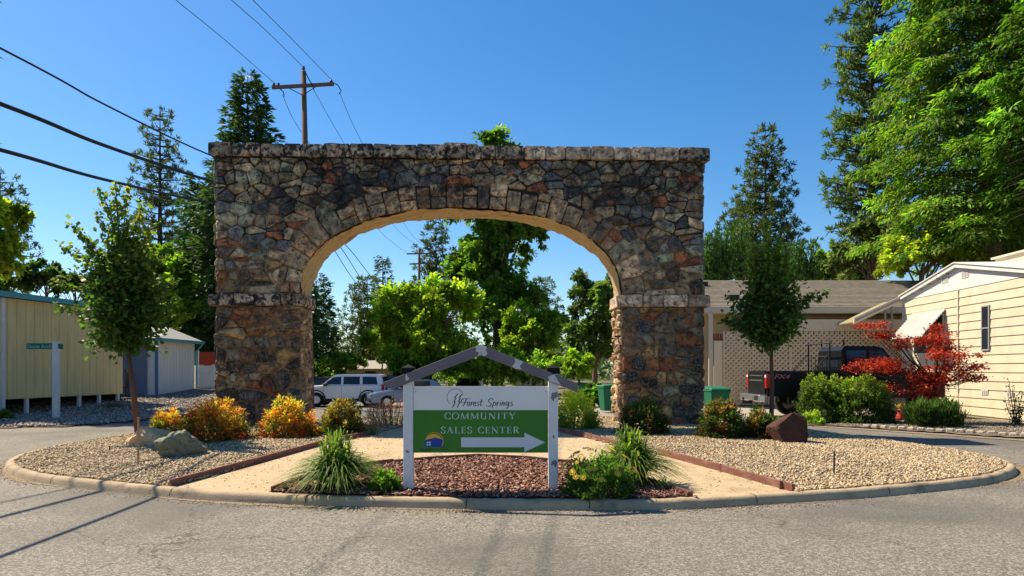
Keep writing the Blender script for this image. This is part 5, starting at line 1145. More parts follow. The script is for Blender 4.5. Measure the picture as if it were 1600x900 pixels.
def decid(name, label, Y, base, ells_px, nclump, nleaf, lsize, pal, group=None, trunkr=.16, cr_=.24, bark='bark', cat_='tree', seed=1, asp=.62, dy=1.0, z0=0, fork=None, limbs=14, gaps=.0, crown='crown'):
    rng = np.random.default_rng(seed); b = P(base, 577, Y); b = Vector((b.x, Y, z0)); q = Y/F
    t = empty(name, b, 0, label, cat_, group)
    ells = [((cx-base)*q, rng.uniform(-.2, .2)*rx*q, PZ(cy, Y)-z0, rx*q, rx*q*dy, rz*q) for cx, cy, rx, rz in ells_px]
    cl = crown_clumps(rng, ells, nclump, .45); bigr = max(e[3] for e in ells)
    Cc = []; D = []; Nn = []; cc = []; nleaf = int(nleaf*2.1); lsize *= 1.08; per = nleaf//nclump
    for c, d, r_ in cl:
        cr2 = bigr*cr_*rng.uniform(.5, 1.2); cfac = rng.uniform(.55, 1.3)
        for _t in range(5):
            k = max(3, int(per/5*rng.uniform(.5, 1.5))); ax = unit(d*.6+rng.normal(0, .65, 3)+np.array((0, 0, .15))); ln = cr2*rng.uniform(.8, 1.9); u = rng.uniform(0, 1, (k, 1))**.8
            p = c+ax*ln*(u-.15)+np.array((0, 0, -.18))*ln*u*u+rng.normal(0, 1, (k, 3))*cr2*.26*(1.1-.6*u); Cc.append(p); g_ = unit(rng.normal(0, 1, (k, 3)))
            Nn.append(unit(g_*.8+np.array((0, 0, .8)))); D.append(unit(ax*.8+g_*.8+np.array((0, 0, -.2)))); cc.append(colvar(rng, k, pal)*cfac*rng.uniform(.85, 1.15)*(.8+.35*u))  # leaves at twig base darker: crown interior shade put into their colour
    Cc = np.vstack(Cc); n = len(Cc)
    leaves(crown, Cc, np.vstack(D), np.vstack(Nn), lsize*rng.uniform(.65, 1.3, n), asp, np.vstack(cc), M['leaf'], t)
    zf = fork if fork else min(e[2]-e[5]*.6 for e in ells); zf = max(zf, .4)
    mb = MB(); top = np.mean([e[:3] for e in ells], 0)
    mb.tube([(0, 0, -.2), (rng.normal(0, .05), 0, zf*.6), (0, 0, zf), tuple(top*np.array((.4, .4, 1)))], [trunkr*1.25, trunkr, trunkr*.8, trunkr*.3], 8); mb.obj('trunk', M[bark], t, smooth=True)
    mb = MB()
    for c, d, r_ in [cl[i] for i in rng.choice(len(cl), min(limbs, len(cl)), replace=False)]:
        s0 = np.array((0, 0, zf*rng.uniform(.75, 1.0)+(top[2]-zf)*rng.uniform(0, .6))); m_ = s0+(c-s0)*.5+np.array((0, 0, .12*np.linalg.norm(c-s0)))
        mb.tube([tuple(s0), tuple(m_), tuple(c)], [trunkr*.42, trunkr*.25, trunkr*.08], 5, False)
    mb.obj('limbs', M[bark], t)
    return t
def conifer(name, label, Y, px, top, bot, hw, pal, style='pine', seed=1, group=None, z0=0, per=14, wh=24, nb=6, lsize=.36, ls_a=.22, trunkr=None, bark='bark_dark', lean=0, prof=.8, y_off=0):
    rng = np.random.default_rng(seed); q = Y/F; b = Vector((PX(px, Y), Y, z0)); t = empty(name, b, 0, label, 'tree', group)
    per = int(per*(2.1 if style == 'pine' else 1.7)); nb = nb+(2 if style != 'cypress' else 0); ls_a *= (.8 if style == 'pine' else 1.1); lsize *= (.85 if style == 'pine' else .95)
    zt = PZ(top, Y)-z0; zb = PZ(bot, Y)-z0; Rm = hw*q; trunkr = trunkr or max(.12, zt*.012)
    MB().tube([(0, 0, -.3), (lean*.3, 0, zt*.5), (lean, 0, zt*.995)], [trunkr*1.2, trunkr*.75, trunkr*.08], 8).obj('trunk', M[bark], t, smooth=True)
    Cc = []; D = []; Nn = []; cc = []; mb = MB()
    for w_ in range(wh):
        f = (w_+rng.uniform(-.3, .3))/wh; f = min(max(f, 0), .985); z = zb+(zt-zb)*f; L0 = Rm*(1-f)**prof
        if style == 'pine': L0 *= (.55+.45*min(1, f*5)) if f < .2 else 1
        n_ = max(3, int(nb*(1-.4*f))); a0 = rng.uniform(0, 6.28)
        for k in range(n_):
            a = a0+6.28*k/n_+rng.uniform(-.35, .35); L = L0*rng.uniform(.7, 1.15)+.3
            if style == 'pine' and rng.random() < .10: continue
            up = {'pine': .12, 'fir': .05, 'redwood': -.05, 'cypress': 2.5}[style]; dr = {'pine': .10, 'fir': -.12, 'redwood': -.28, 'cypress': 0}[style]
            dirv = np.array((math.cos(a), math.sin(a), 0)); p0 = np.array((lean*z/zt, 0, z)); end = p0+dirv*L+np.array((0, 0, L*(up+dr)))
            if L > .5: mb.tube([tuple(p0), tuple(p0+dirv*L*.5+np.array((0, 0, L*up*.8))), tuple(end)], [trunkr*.22, trunkr*.14, trunkr*.05], 4, False)
            ncl = max(1, int(L/ (lsize*(1.5 if style == 'pine' else 1.1)))); cf = rng.uniform(.7, 1.25)
            for j in range(ncl):
                g = (j+1)/ncl; g = g if style == 'pine' else max(.12, g)
                if style == 'pine' and g < .3: continue
                c = p0+dirv*L*g+np.array((0, 0, L*(up*g+dr*g*g)))+rng.normal(0, .12*lsize*2, 3)
                kk = int(per*rng.uniform(.7, 1.3)); u = unit(rng.normal(0, 1, (kk, 3))+np.array((0, 0, .35)))
                spread = lsize*(.55 if style == 'pine' else .75)
                if style == 'pine': dd = unit(u+dirv*.3+np.array((0, 0, .3))); base = c+unit(rng.normal(0, 1, (kk, 3)))*spread*1.15*rng.uniform(.1, 1, (kk, 1))**.6*np.array((1, 1, .7))
                else: dd = unit(dirv*1.1+u*.8+np.array((0, 0, -.25 if style != 'cypress' else 2.2))); base = c+u*spread*rng.uniform(.2, 1, (kk, 1))
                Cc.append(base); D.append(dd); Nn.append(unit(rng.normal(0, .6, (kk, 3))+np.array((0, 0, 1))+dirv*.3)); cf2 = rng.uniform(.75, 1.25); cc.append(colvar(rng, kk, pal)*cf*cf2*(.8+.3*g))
    Cc = np.vstack(Cc); n = len(Cc); leaves('crown', Cc, np.vstack(D), np.vstack(Nn), lsize*(.92 if style == 'pine' else .95)*rng.uniform(.6, 1.25, n), ls_a*(1.5 if style == 'pine' else 1.1), np.vstack(cc), M['needle'], t)
    if mb.v: mb.obj('limbs', M[bark], t)
    return t
GD = [(.028, .065, .022), (.04, .085, .03), (.05, .095, .035)]           # dark conifer
GP = [(.07, .11, .04), (.10, .14, .05), (.055, .08, .04), (.12, .15, .06)]              # grey green pine
GB = [(.14, .26, .03), (.19, .32, .035), (.23, .35, .04), (.11, .20, .03)]   # bright
GY = [(.30, .38, .035), (.24, .33, .03), (.36, .40, .05), (.17, .25, .03)]  # yellow green
GM = [(.08, .17, .03), (.10, .20, .035), (.13, .24, .04), (.06, .12, .03)]
GG = [(.09, .13, .06), (.12, .165, .08), (.07, .11, .05)]
# ---- conifers left
conifer('pine_tree', 'slender open pine standing alone left of the dense conifer', 62, 250, 169, 440, 50, GP, 'pine', 3, wh=26, nb=6, per=15, lsize=.5, ls_a=.2, prof=.5)
conifer('conifer_tree', 'dense dark pointed conifer rising above the left end of the arch', 45, 387, 110, 560, 120, GD, 'fir', 4, wh=36, nb=9, per=16, lsize=.46, ls_a=.34, prof=.95)
conifer('conifer_tree', 'dark conifer at the left edge of the arch, lower than the pointed one', 48, 322, 270, 570, 62, GD+[(.03, .11, .035)], 'fir', 5, wh=30, nb=8, per=14, lsize=.45, ls_a=.34, prof=.5)
decid('leafy_tree', 'bright yellow green tree cut by the left edge of the picture', 33, -22, [(-22, 345, 50, 48), (-20, 400, 52, 50)], 60, 7500, .30, GY, seed=6)
conifer('pine_tree', 'dark pine behind the bright tree at the left edge of the picture', 50, 0, 270, 470, 52, GP, 'pine', 7, wh=16, per=14, lsize=.45, prof=.35)
for i, (px, py, rx, rz, pal) in enumerate(((8, 448, 40, 24, GM), (72, 438, 36, 26, GD), (118, 452, 34, 24, GP), (170, 462, 40, 24, GG))):
    decid('background_shrub', ('dark shrub behind the olive building roof at the left edge', 'taller dark shrub poking over the olive building roof', 'wispy grey green shrub over the olive building roof', 'pale shrub behind the left young tree')[i], 46, px, [(px, py, rx, rz)], 24, 2200, .26, pal, seed=20+i, trunkr=.08, cat_='shrub')
decid('leafy_tree', 'bright green tree behind the left young tree', 42, 262, [(258, 425, 42, 40), (276, 480, 52, 55), (230, 460, 40, 50)], 90, 9000, .26, GB, seed=9)
decid('background_shrub', 'dark green tree mass behind the white shed and fences', 46, 300, [(285, 545, 60, 45), (340, 540, 50, 50)], 50, 5000, .28, GD, seed=91, cat_='shrub', trunkr=.1)
decid('background_shrub', 'dark hedge behind the end of the olive building', 44, 205, [(205, 560, 60, 40)], 40, 3600, .28, GD, seed=92, cat_='shrub', trunkr=.1)
# a tall tree left of the picture throws the shade that lies on the olive building's gravel
decid('leafy_tree', 'large shade tree standing beyond the left edge behind the olive building', 33, -120, [(-95, -100, 95, 110), (-140, 60, 90, 120), (-130, 230, 95, 120)], 130, 7000, .45, GM, seed=93, trunkr=.25)
# ---- through the arch
conifer('conifer_tree', 'tall dark conifer just inside the left side of the arch opening', 55, 494, 425, 600, 26, GD, 'fir', 10, wh=22, nb=7, per=12, lsize=.42, ls_a=.3, prof=.5)
conifer('pine_tree', 'small brownish pine between the dark conifer and the open pine', 78, 521, 480, 590, 22, GP, 'pine', 11, wh=14, per=11, lsize=.5)
conifer('pine_tree', 'open grey green pine with bare trunk over the white suv', 80, 574, 432, 575, 44, GP, 'pine', 12, wh=22, nb=7, per=14, lsize=.6, prof=.5)
conifer('conifer_tree', 'small pointed conifer behind the sagging cables', 92, 598, 397, 560, 24, GD, 'fir', 13, wh=18, nb=6, per=10, lsize=.6, ls_a=.3)
conifer('pine_tree', 'tall pine beside the distant utility pole', 88, 681, 338, 560, 50, GP+GD, 'pine', 14, wh=24, nb=7, per=14, lsize=.7, prof=.6)
conifer('pine_tree', 'broad pine right of the big leafy tree', 90, 846, 432, 560, 38, GP+[(.05, .10, .04)], 'pine', 15, wh=16, nb=7, per=14, lsize=.65, prof=.45)
decid('leafy_tree', 'big leafy tree with dark trunk, its top showing above the arch', 50, 778, [(768, 228, 20, 24), (790, 246, 22, 22), (765, 330, 52, 70), (800, 380, 58, 62), (748, 430, 44, 60), (790, 480, 62, 52), (838, 226, 7, 10)], 150, 17000, .34, GB[:1]+GM, seed=16, trunkr=.42, bark='bark_dark', fork=4.6, limbs=40, cr_=.30)
decid('leafy_tree', 'bright yellow green rounded tree left of the big leafy tree', 42, 668, [(640, 490, 60, 50), (700, 480, 52, 48), (665, 540, 76, 44), (600, 530, 32, 34)], 130, 16000, .24, GB+GY[:2], seed=17, trunkr=.16, limbs=20, cr_=.26)
decid('leafy_tree', 'bright green tree with arching branches on the right of the opening', 46, 835, [(820, 520, 42, 44), (862, 515, 22, 26), (800, 560, 46, 30)], 80, 8500, .24, GB+GY[:1], seed=18, trunkr=.13, cr_=.28)
decid('leafy_tree', 'grey green tree against the right pier of the arch', 38, 930, [(925, 470, 34, 50), (932, 540, 50, 55), (950, 490, 38, 60)], 90, 11000, .20, GG+GM[:2], seed=19, trunkr=.15, cr_=.24)
for i, (px, Y, el, pal, lab) in enumerate((
    (540, 44, [(540, 568, 30, 17)], GY+GM, 'yellow green rounded shrub behind the white suv'), (598, 50, [(598, 548, 24, 28)], [(.20, .11, .06), (.14, .12, .05), (.10, .12, .04)], 'reddish brown small tree beside the yellow green shrub'),
    (650, 40, [(640, 578, 36, 22), (690, 575, 34, 20)], GM, 'green shrubs behind the left slope of the sign frame'), (770, 41, [(765, 580, 42, 18), (800, 572, 34, 22)], GB, 'bright green shrub under the peak of the sign frame'),
    (850, 40, [(850, 580, 40, 24)], GB+GM, 'bright green shrub behind the right slope of the sign frame'), (905, 36, [(905, 575, 26, 26)], GB, 'bright shrub beside the far green bin'),
    (936, 31, [(936, 622, 23, 22)], [(.07, .17, .03), (.10, .22, .04)], 'clipped round green hedge bush by the arch opening edge'), (500, 50, [(500, 585, 34, 24)], GG+GM, 'grey green shrub in front of the dark conifer'),
    (735, 47, [(735, 585, 60, 14)], GM+GB, 'low shrubs along the far side of the lane'))):
    decid('background_shrub', lab, Y, px, el, 30*len(el), 3400*len(el), .17, pal, seed=40+i, trunkr=.06, cat_='shrub', cr_=.3, limbs=6)
# ---- right
conifer('pine_tree', 'tall pointed pine right of the arch against open sky', 60, 1196, 197, 440, 62, GP+GD[:1], 'pine', 22, wh=26, nb=7, per=15, lsize=.5, prof=.62)
conifer('pine_tree', 'shorter pine tucked behind the left side of the tall pointed pine', 64, 1160, 305, 440, 48, GP, 'pine', 23, wh=16, nb=7, per=14, lsize=.5, prof=.55)
cyp = None
for i, (px, py) in enumerate(((1104, 388), (1111, 402), (1118, 392), (1134, 380), (1158, 372), (1236, 402), (1266, 398), (1329, 408), (1356, 418), (1246, 410))):
    if cyp is None:
        cyp = conifer('cypress_tree', 'x', 50, px, py, 470, 9, [(.05, .12, .03), (.07, .15, .035)], 'cypress', 25, wh=26, nb=5, per=6, lsize=.3, ls_a=.3, prof=.35, group='thin cypresses above the tan house roof'); t = cyp; h0 = PZ(py, 50)
    else:
        t = cyp.copy(); C.objects.link(t); t.location = (PX(px, 50), 50, 0); t.scale = (1, 1, PZ(py, 50)/h0)
        for c_ in list(cyp.children): d_ = c_.copy(); C.objects.link(d_); d_.parent = t
    t['label'] = ('first cypress right of the arch above the tan roof', 'shortest cypress close beside the arch, second from it', 'third slim cypress from the arch, by the roof vent', 'tall cypress left of the shorter pine, fourth from the arch', 'tallest cypress, in front of the shorter pine', 'short cypress just right of the straight young tree crown', 'slim cypress left of the small bright tree', 'cypress right of the small bright tree, left of the grey green trees', 'rightmost and low cypress before the grey green bushy tree', 'low cypress between the young tree crown and the slim cypress')[i]
decid('leafy_tree', 'small bright tree between cypresses over the tan house', 54, 1289, [(1289, 412, 16, 26)], 22, 2400, .26, GB, seed=26, trunkr=.1)
decid('leafy_tree', 'low green tree mass behind the tan house roof ridge', 56, 1250, [(1215, 430, 60, 18), (1300, 432, 60, 20)], 50, 4500, .3, GM, seed=27, trunkr=.1)
conifer('pine_tree', 'rugged dark pine whose branch tips show left of the big bright tree', 50, 1362, -60, 430, 60, GP+GM[:2], 'pine', 28, wh=34, nb=8, per=18, lsize=.55, prof=.18)
decid('leafy_tree', 'grey green bushy tree below the rugged pine', 46, 1362, [(1362, 385, 52, 48), (1330, 410, 34, 26)], 60, 6500, .26, GG, seed=29, trunkr=.15)
# big bright feathery tree
def feather(label, Y, px, top, bot, hw, seed, pal, wh=30, nb=9, lsize=.34, prof=.3, xs=1.0):
    rng = np.random.default_rng(seed); q = Y/F; b = Vector((PX(px, Y), Y, 0)); t = empty('feathery_conifer', b, 0, label, 'tree'); zt = PZ(top, Y); zb = PZ(bot, Y); Rm = hw*q
    MB().tube([(0, 0, -.3), (.1, 0, zt*.5), (0, 0, zt)], [.7, .45, .05], 10).obj('trunk', M['bark'], t, smooth=True)
    Cc = []; D = []; Nn = []; cc = []; mb = MB()
    for w_ in range(wh):
        f = w_/wh; z = zb+(zt-zb)*f; L0 = Rm*(1-f*.75)**prof*(.78+.22*min(1, f*6))
        a0 = rng.uniform(0, 6.28)
        for k in range(nb):
            a = a0+6.28*k/nb+rng.uniform(-.3, .3); L = L0*rng.uniform(.55, 1.08); dv = np.array((math.cos(a), math.sin(a), 0)); pv = np.array((-dv[1], dv[0], 0)); p0 = np.array((0, 0, z+rng.uniform(-.3, .3)))
            mb.tube([tuple(p0), tuple(p0+dv*L*.5+np.array((0, 0, .06*L))), tuple(p0+dv*L+np.array((0, 0, -.14*L)))], [.05, .035, .012], 3, False); cf = rng.uniform(.6, 1.3)
            nsp = int(L/.42)
            for j in range(nsp):
                g = (j+1)/nsp
                if g < .3: continue
                q3 = p0+dv*L*g; hole = math.sin(q3[0]*1.3+seed)+math.sin(q3[2]*1.1+q3[1]*.9)+math.sin(q3[1]*1.7+q3[2]*.5)
                if hole < -.9: continue
                cf3 = cf*rng.uniform(.6, 1.3)*(.75 if hole < 0 else 1.05); wd = (.30*L*math.sin(math.pi*min(1, .25+g*.75)))+.25  # sprays beside the gaps coloured darker, painting in the shade of the pockets
                for s_ in (-1, 1):
                    c0 = p0+dv*L*g+np.array((0, 0, L*(.12*g-.26*g*g))); kk = rng.integers(15, 24); u = rng.uniform(0, 1, (kk, 1))
                    p = c0+(pv*s_*wd+dv*.35*wd)*u+np.array((0, 0, -1))*u*u*wd*.45+rng.normal(0, .10, (kk, 3)); Cc.append(p)
                    D.append(unit(pv*s_*.6+dv*.5+np.array((0, 0, -.55))+rng.normal(0, .35, (kk, 3)))); Nn.append(unit(rng.normal(0, .35, (kk, 3))+np.array((0, 0, 1))))
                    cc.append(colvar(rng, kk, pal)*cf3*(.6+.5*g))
    Cc = np.vstack(Cc); n = len(Cc); leaves('crown', Cc, np.vstack(D), np.vstack(Nn), lsize*rng.uniform(.7, 1.3, n), .30, np.vstack(cc), M['leaf'], t); mb.obj('limbs', M['bark'], t); print('feather', n)
feather('huge bright green feathery tree filling the upper right corner', 36, 1545, -140, 385, 212, 31, [(.085, .20, .02), (.11, .25, .025), (.05, .13, .02), (.16, .29, .03), (.17, .20, .04)], wh=36, nb=10, lsize=.33)
feather('second feathery tree at the right edge behind the cream house roof', 30, 1665, -120, 320, 130, 32, [(.09, .21, .025), (.12, .26, .03), (.06, .14, .02)], wh=26, nb=9, lsize=.33)
decid('leafy_tree', 'yellow green tree with layered branches behind the cream house gable', 36, 1440, [(1430, 400, 52, 26), (1480, 385, 42, 32), (1405, 418, 34, 16), (1500, 415, 36, 22)], 80, 9500, .20, GY, seed=33, trunkr=.15)
decid('leafy_tree', 'darker tree between the feathery trees and the cream house roof', 44, 1560, [(1555, 370, 60, 40), (1620, 380, 50, 40)], 60, 6000, .3, GM+GY[:1], seed=34, trunkr=.2)
# far wood closing the horizon
rng = np.random.default_rng(77); n = 26000; ang = rng.uniform(-1.05, 1.05, n); rad = rng.uniform(105, 150, n); X = np.tan(ang)*rad*.8; top = 5.2+2.2*np.sin(X*.09)+1.6*np.sin(X*.31+1)+1.0*np.sin(X*.8)
Z = rng.uniform(0, 1, n)**.8*top; leaves('far_wood', np.stack([X, rad, Z], 1), rng.normal(0, 1, (n, 3)), rng.normal(0, .6, (n, 3))+np.array((0, -.3, 1)), rng.uniform(.6, 1.3, n), .7, colvar(rng, n, [(.07, .12, .06), (.05, .09, .05), (.10, .15, .07)])*(.8+.3*np.sin(X*.5))[:, None], M['leaf'], None)
tag(bpy.data.objects['far_wood'], 'distant wood closing the horizon behind the lane', 'wood', kind='stuff')
# ---------------------------------------------------------------- young trees in the island
def sapling(label, base, top, zt, ells, spikes, seed, lsize, pal_top, pal_low, nb=70, r0=.06, stake=None):
    rng = np.random.default_rng(seed); b = Vector(base); q = b.y/F; t = empty('young_tree', b, 0, label, 'young tree')
    tp = Vector(top)-b
    MB().tube([(0, 0, -.1), tuple(tp*.5+Vector((.02, 0, 0))), tuple(tp)], [r0*1.1, r0*.85, r0*.7], 10).obj('trunk', M['trunk'], t, smooth=True)
    ends = []
    for c, d, r_ in crown_clumps(rng, [tuple(Vector(P(e[0], e[1], b.y))-b)+(e[2]*q, e[2]*q, e[3]*q) for e in ells], nb, .35): ends.append(c)
    ends += [np.array(Vector(P(s_[0], s_[1], b.y+s_[2]))-b) for s_ in spikes]
    lead = np.array(Vector(P(spikes[0][0], spikes[0][1], b.y))-b); mb = MB(); mb.tube([tuple(tp), tuple(np.array(tp)*.4+lead*.6), tuple(lead)], [r0*.7, r0*.35, .006], 6)
    Cc = []; D = []; cc = []; zl = min(e[2] for e in ends); zh = max(e[2] for e in ends)
    for i, e in enumerate(ends):
        h = (e[2]-zl)/(zh-zl); f0 = max(0, min(.8, h*.75-.1+rng.uniform(-.1, .1))); s0 = np.array(tp)*(1-f0)+lead*f0; 
        if s0[2] > e[2]: s0 = np.array(tp)
        m_ = s0*.5+e*.5+np.array((0, 0, -.05+.08*np.linalg.norm(e-s0)))
        mb.tube([tuple(s0), tuple(m_), tuple(e)], [.016, .010, .004], 4, False)
        L = np.linalg.norm(e-s0); k = int(26+L*84); u = rng.uniform(.15 if i < nb else .1, 1.03, (k, 1)); p = (1-u)**2*s0+2*u*(1-u)*m_+u*u*e; rad_ = (.13 if i < nb else .055)
        p = p+rng.normal(0, rad_, (k, 3)); Cc.append(p); D.append(unit(unit(e-s0)*.5+rng.normal(0, .7, (k, 3))+np.array((0, 0, -.5))))
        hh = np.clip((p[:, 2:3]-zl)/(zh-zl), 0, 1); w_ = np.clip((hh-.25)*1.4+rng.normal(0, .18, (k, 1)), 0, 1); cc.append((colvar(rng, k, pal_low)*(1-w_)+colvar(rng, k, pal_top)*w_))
    Cc = np.vstack(Cc); n = len(Cc); Nn = unit(rng.normal(0, .55, (n, 3))+np.array((0, -.2, 1)))
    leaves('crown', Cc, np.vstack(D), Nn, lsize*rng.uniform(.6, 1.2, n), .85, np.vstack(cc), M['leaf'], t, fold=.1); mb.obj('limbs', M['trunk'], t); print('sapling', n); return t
M['trunk'] = mat('young_bark', (.17, .085, .05), .85, (.10, .05, .03), 8, bump=.4, bscale=30, stretch=(1, 1, .3))
YL = 15.1; b = (PX(217, YL), YL, iz(PX(217, YL), YL))
DKL = [(.04, .095, .018), (.06, .13, .024), (.032, .075, .016)]; LTL = [(.14, .22, .035), (.10, .17, .03), (.19, .25, .05), (.24, .24, .05)]  # low leaves dark, top leaves light: crown shade put into leaf colour
sapling('leaning young tree with dark heart shaped leaves in the left gravel', b, tuple(P(198, 535, YL)), 0,
        [(195, 485, 82, 72), (190, 430, 62, 60), (205, 385, 42, 55), (130, 455, 34, 40), (245, 490, 34, 45), (190, 530, 60, 32)],
        [(180, 286, 0), (160, 300, .1), (112, 350, -.1), (98, 385, .2), (200, 300, -.2), (228, 318, .1), (150, 335, .3), (90, 440, .1), (88, 478, -.1), (240, 350, 0), (130, 372, -.2), (270, 440, .2), (255, 400, -.1)], 61, .115, LTL, DKL, nb=110)
st = G(216, 727, .13); tag(MB().tube([(0, 0, -.05), (.0, 0, .78)], .016, 6).obj('stake', mat('stake_wood', (.40, .26, .13), .8), loc=(st.x, st.y, iz(st.x, st.y))), 'thin wooden stake before the leaning young tree', 'stake')
YR = 18.3; b = (PX(1205, YR), YR, iz(PX(1205, YR), YR))
sapling('straight young tree with dark leaves in front of the tan house', b, tuple(P(1205, 540, YR)), 0,
        [(1203, 500, 60, 46), (1202, 455, 50, 50), (1200, 410, 36, 42), (1240, 495, 22, 38), (1160, 505, 28, 30)],
        [(1198, 345, 0), (1215, 370, .1), (1180, 385, -.1), (1290, 458, 0), (1268, 462, .2), (1140, 465, .1), (1134, 500, -.1), (1230, 392, 0)], 62, .125, LTL, DKL, nb=90, r0=.06)
# ---------------------------------------------------------------- shrubs
def shrub(name, label, px, py_base, w_px, h_px, pal_top, pal_low, n, lsize, asp, seed, Y=None, zb_=None, lump=.18, mix=.45, cat_='shrub', up=.35, group=None, depth=1.0, stems=True, noise=.22, boxy=2.0, hang=-.1):
    rng = np.random.default_rng(seed); w_px *= 1.06; h_px *= 1.08; n = int(n*1.45); lsize *= 1.1
    if Y is None: g = G(px, py_base, .15); Y = g.y
    x = PX(px, Y); q = Y/F; rx, rz = w_px*q/2, h_px*q; yc = Y+rx*depth*.8; z0 = zb_ if zb_ is not None else (iz(x, Y) if Y < 24 else 0)
    x = PX(px, yc); t = empty(name, (x, yc, z0), 0, label, cat_, group)
    nt_ = max(8, n//26); c = unit(rng.normal(0, 1, (nt_, 3))); c[:, 2] = np.abs(c[:, 2])*1.0-.12; rr = rng.uniform(.62, 1.0, nt_)
    c = np.sign(c)*np.abs(c)**(2/boxy); lim = rr[:, None]
    cen = c*lim*np.array((rx*.88, rx*depth*.88, rz*.88)); cen[:, 2] = np.maximum(cen[:, 2], .05)
    Cc = []; D = []; Nn = []; cc = []
    for i in range(nt_):
        k = 26; ct = cen[i]; ax = unit(unit(ct)*.7+np.array((0, 0, .55))+rng.normal(0, .35, 3)); ln = rx*lump*rng.uniform(1.2, 2.6); u = rng.uniform(0, 1, (k, 1))**.7
        g_ = unit(rng.normal(0, 1, (k, 3))); p = ct+ax*ln*(u-.55)+g_*rx*lump*.38*rng.uniform(.2, 1, (k, 1)); p[:, 2] = np.maximum(p[:, 2], .02)
        Cc.append(p); D.append(unit(g_*.9+ax*.6+np.array((0, 0, hang)))); Nn.append(unit(g_*.4+rng.normal(0, .45, (k, 3))+np.array((0, -.15, 1))*up*2.5))
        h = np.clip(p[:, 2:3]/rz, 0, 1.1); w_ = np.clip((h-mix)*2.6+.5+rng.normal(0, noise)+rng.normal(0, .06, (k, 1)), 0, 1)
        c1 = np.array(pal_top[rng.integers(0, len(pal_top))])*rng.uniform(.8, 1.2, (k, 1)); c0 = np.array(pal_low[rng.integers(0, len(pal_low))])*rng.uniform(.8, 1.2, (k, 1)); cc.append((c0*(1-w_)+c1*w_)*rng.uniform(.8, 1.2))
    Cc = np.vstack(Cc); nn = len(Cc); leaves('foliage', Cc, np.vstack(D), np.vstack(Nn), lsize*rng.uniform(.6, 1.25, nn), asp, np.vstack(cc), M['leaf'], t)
    if stems:
        mb = MB()
        for i in range(16): e = cen[rng.integers(0, nt_)]; mb.tube([(e[0]*.15, e[1]*.15, -.05), (e[0]*.4, e[1]*.4, e[2]*.6), tuple(e)], [.012, .008, .004], 4, False)
        mb.obj('stems', M['bark_dark'], t)
    return t
YO = [(.55, .42, .05), (.45, .36, .05), (.50, .33, .04), (.55, .30, .04), (.50, .18, .03), (.42, .10, .03), (.28, .28, .05), (.50, .24, .035)]; OR = [(.42, .12, .03), (.12, .15, .03), (.40, .07, .03), (.07, .10, .02), (.05, .08, .02), (.30, .14, .04)]
shrub('nandina_shrub', 'large orange and yellow shrub right of the grey boulder', 337, 695, 116, 78, YO, OR, 4600, .085, .36, 101, mix=.42)
shrub('nandina_shrub', 'small orange yellow shrub behind the grey boulder', 264, 684, 62, 54, YO, OR+[(.08, .12, .03)]*3, 1900, .08, .36, 102, mix=.5)
shrub('nandina_shrub', 'orange and yellow shrub before the inner edge of the left pier', 450, 690, 96, 70, YO+[(.30, .32, .05)]*2, OR, 3900, .085, .36, 103, mix=.35)
DN = [(.10, .12, .03), (.24, .13, .04), (.07, .10, .025), (.30, .22, .05)]; DN2 = [(.04, .07, .018), (.06, .09, .02), (.13, .06, .03)]
shrub('nandina_shrub', 'darker green and bronze shrub under the white suv', 536, 686, 82, 70, DN, DN2+[(.28, .24, .05)], 3300, .085, .36, 104, mix=.5)
DG = [(.06, .12, .025), (.08, .14, .03), (.20, .11, .04), (.05, .09, .02)]; DG2 = [(.03, .06, .015), (.04, .075, .02), (.14, .05, .025)]
shrub('nandina_shrub', 'dark green shrub before the inner edge of the right pier', 1006, 685, 88, 66, DG, DG2, 3400, .085, .38, 105)
shrub('nandina_shrub', 'dark green shrub with rusty tips before the green bin', 1128, 690, 82, 72, DG, DG2, 3400, .085, .38, 106)
shrub('nandina_shrub', 'dark green shrub against the reddish brown boulder', 1188, 689, 66, 56, DG, DG2, 2600, .085, .38, 107)
shrub('golden_shrub', 'yellow topped green shrub behind the right post of the sign', 897, 676, 92, 74, [(.62, .60, .06), (.55, .56, .05), (.38, .44, .05)], [(.08, .16, .02), (.09, .16, .03), (.16, .24, .04)], 5600, .06, .55, 108, mix=.38)
shrub('background_shrub', 'low bright green plant behind the orange shrubs by the white fence', 322, 648, 70, 16, GB, GM, 900, .09, .4, 109, Y=20.3, zb_=.1)
shrub('low_shrub', 'small green leafy shrub left of the sign post', 601, 768, 54, 44, [(.11, .22, .03), (.15, .26, .04)], [(.03, .075, .015), (.06, .12, .02)], 1700, .05, .42, 110, mix=.35, up=.1, hang=.5)
dsy = shrub('daisy_shrub', 'green daisy bush with yellow flowers right of the sign post', 935, 777, 122, 72, [(.09, .18, .03), (.13, .24, .04)], [(.025, .07, .015), (.05, .11, .02)], 3800, .05, .40, 111, mix=.4, up=.1, hang=.4, boxy=2.3)
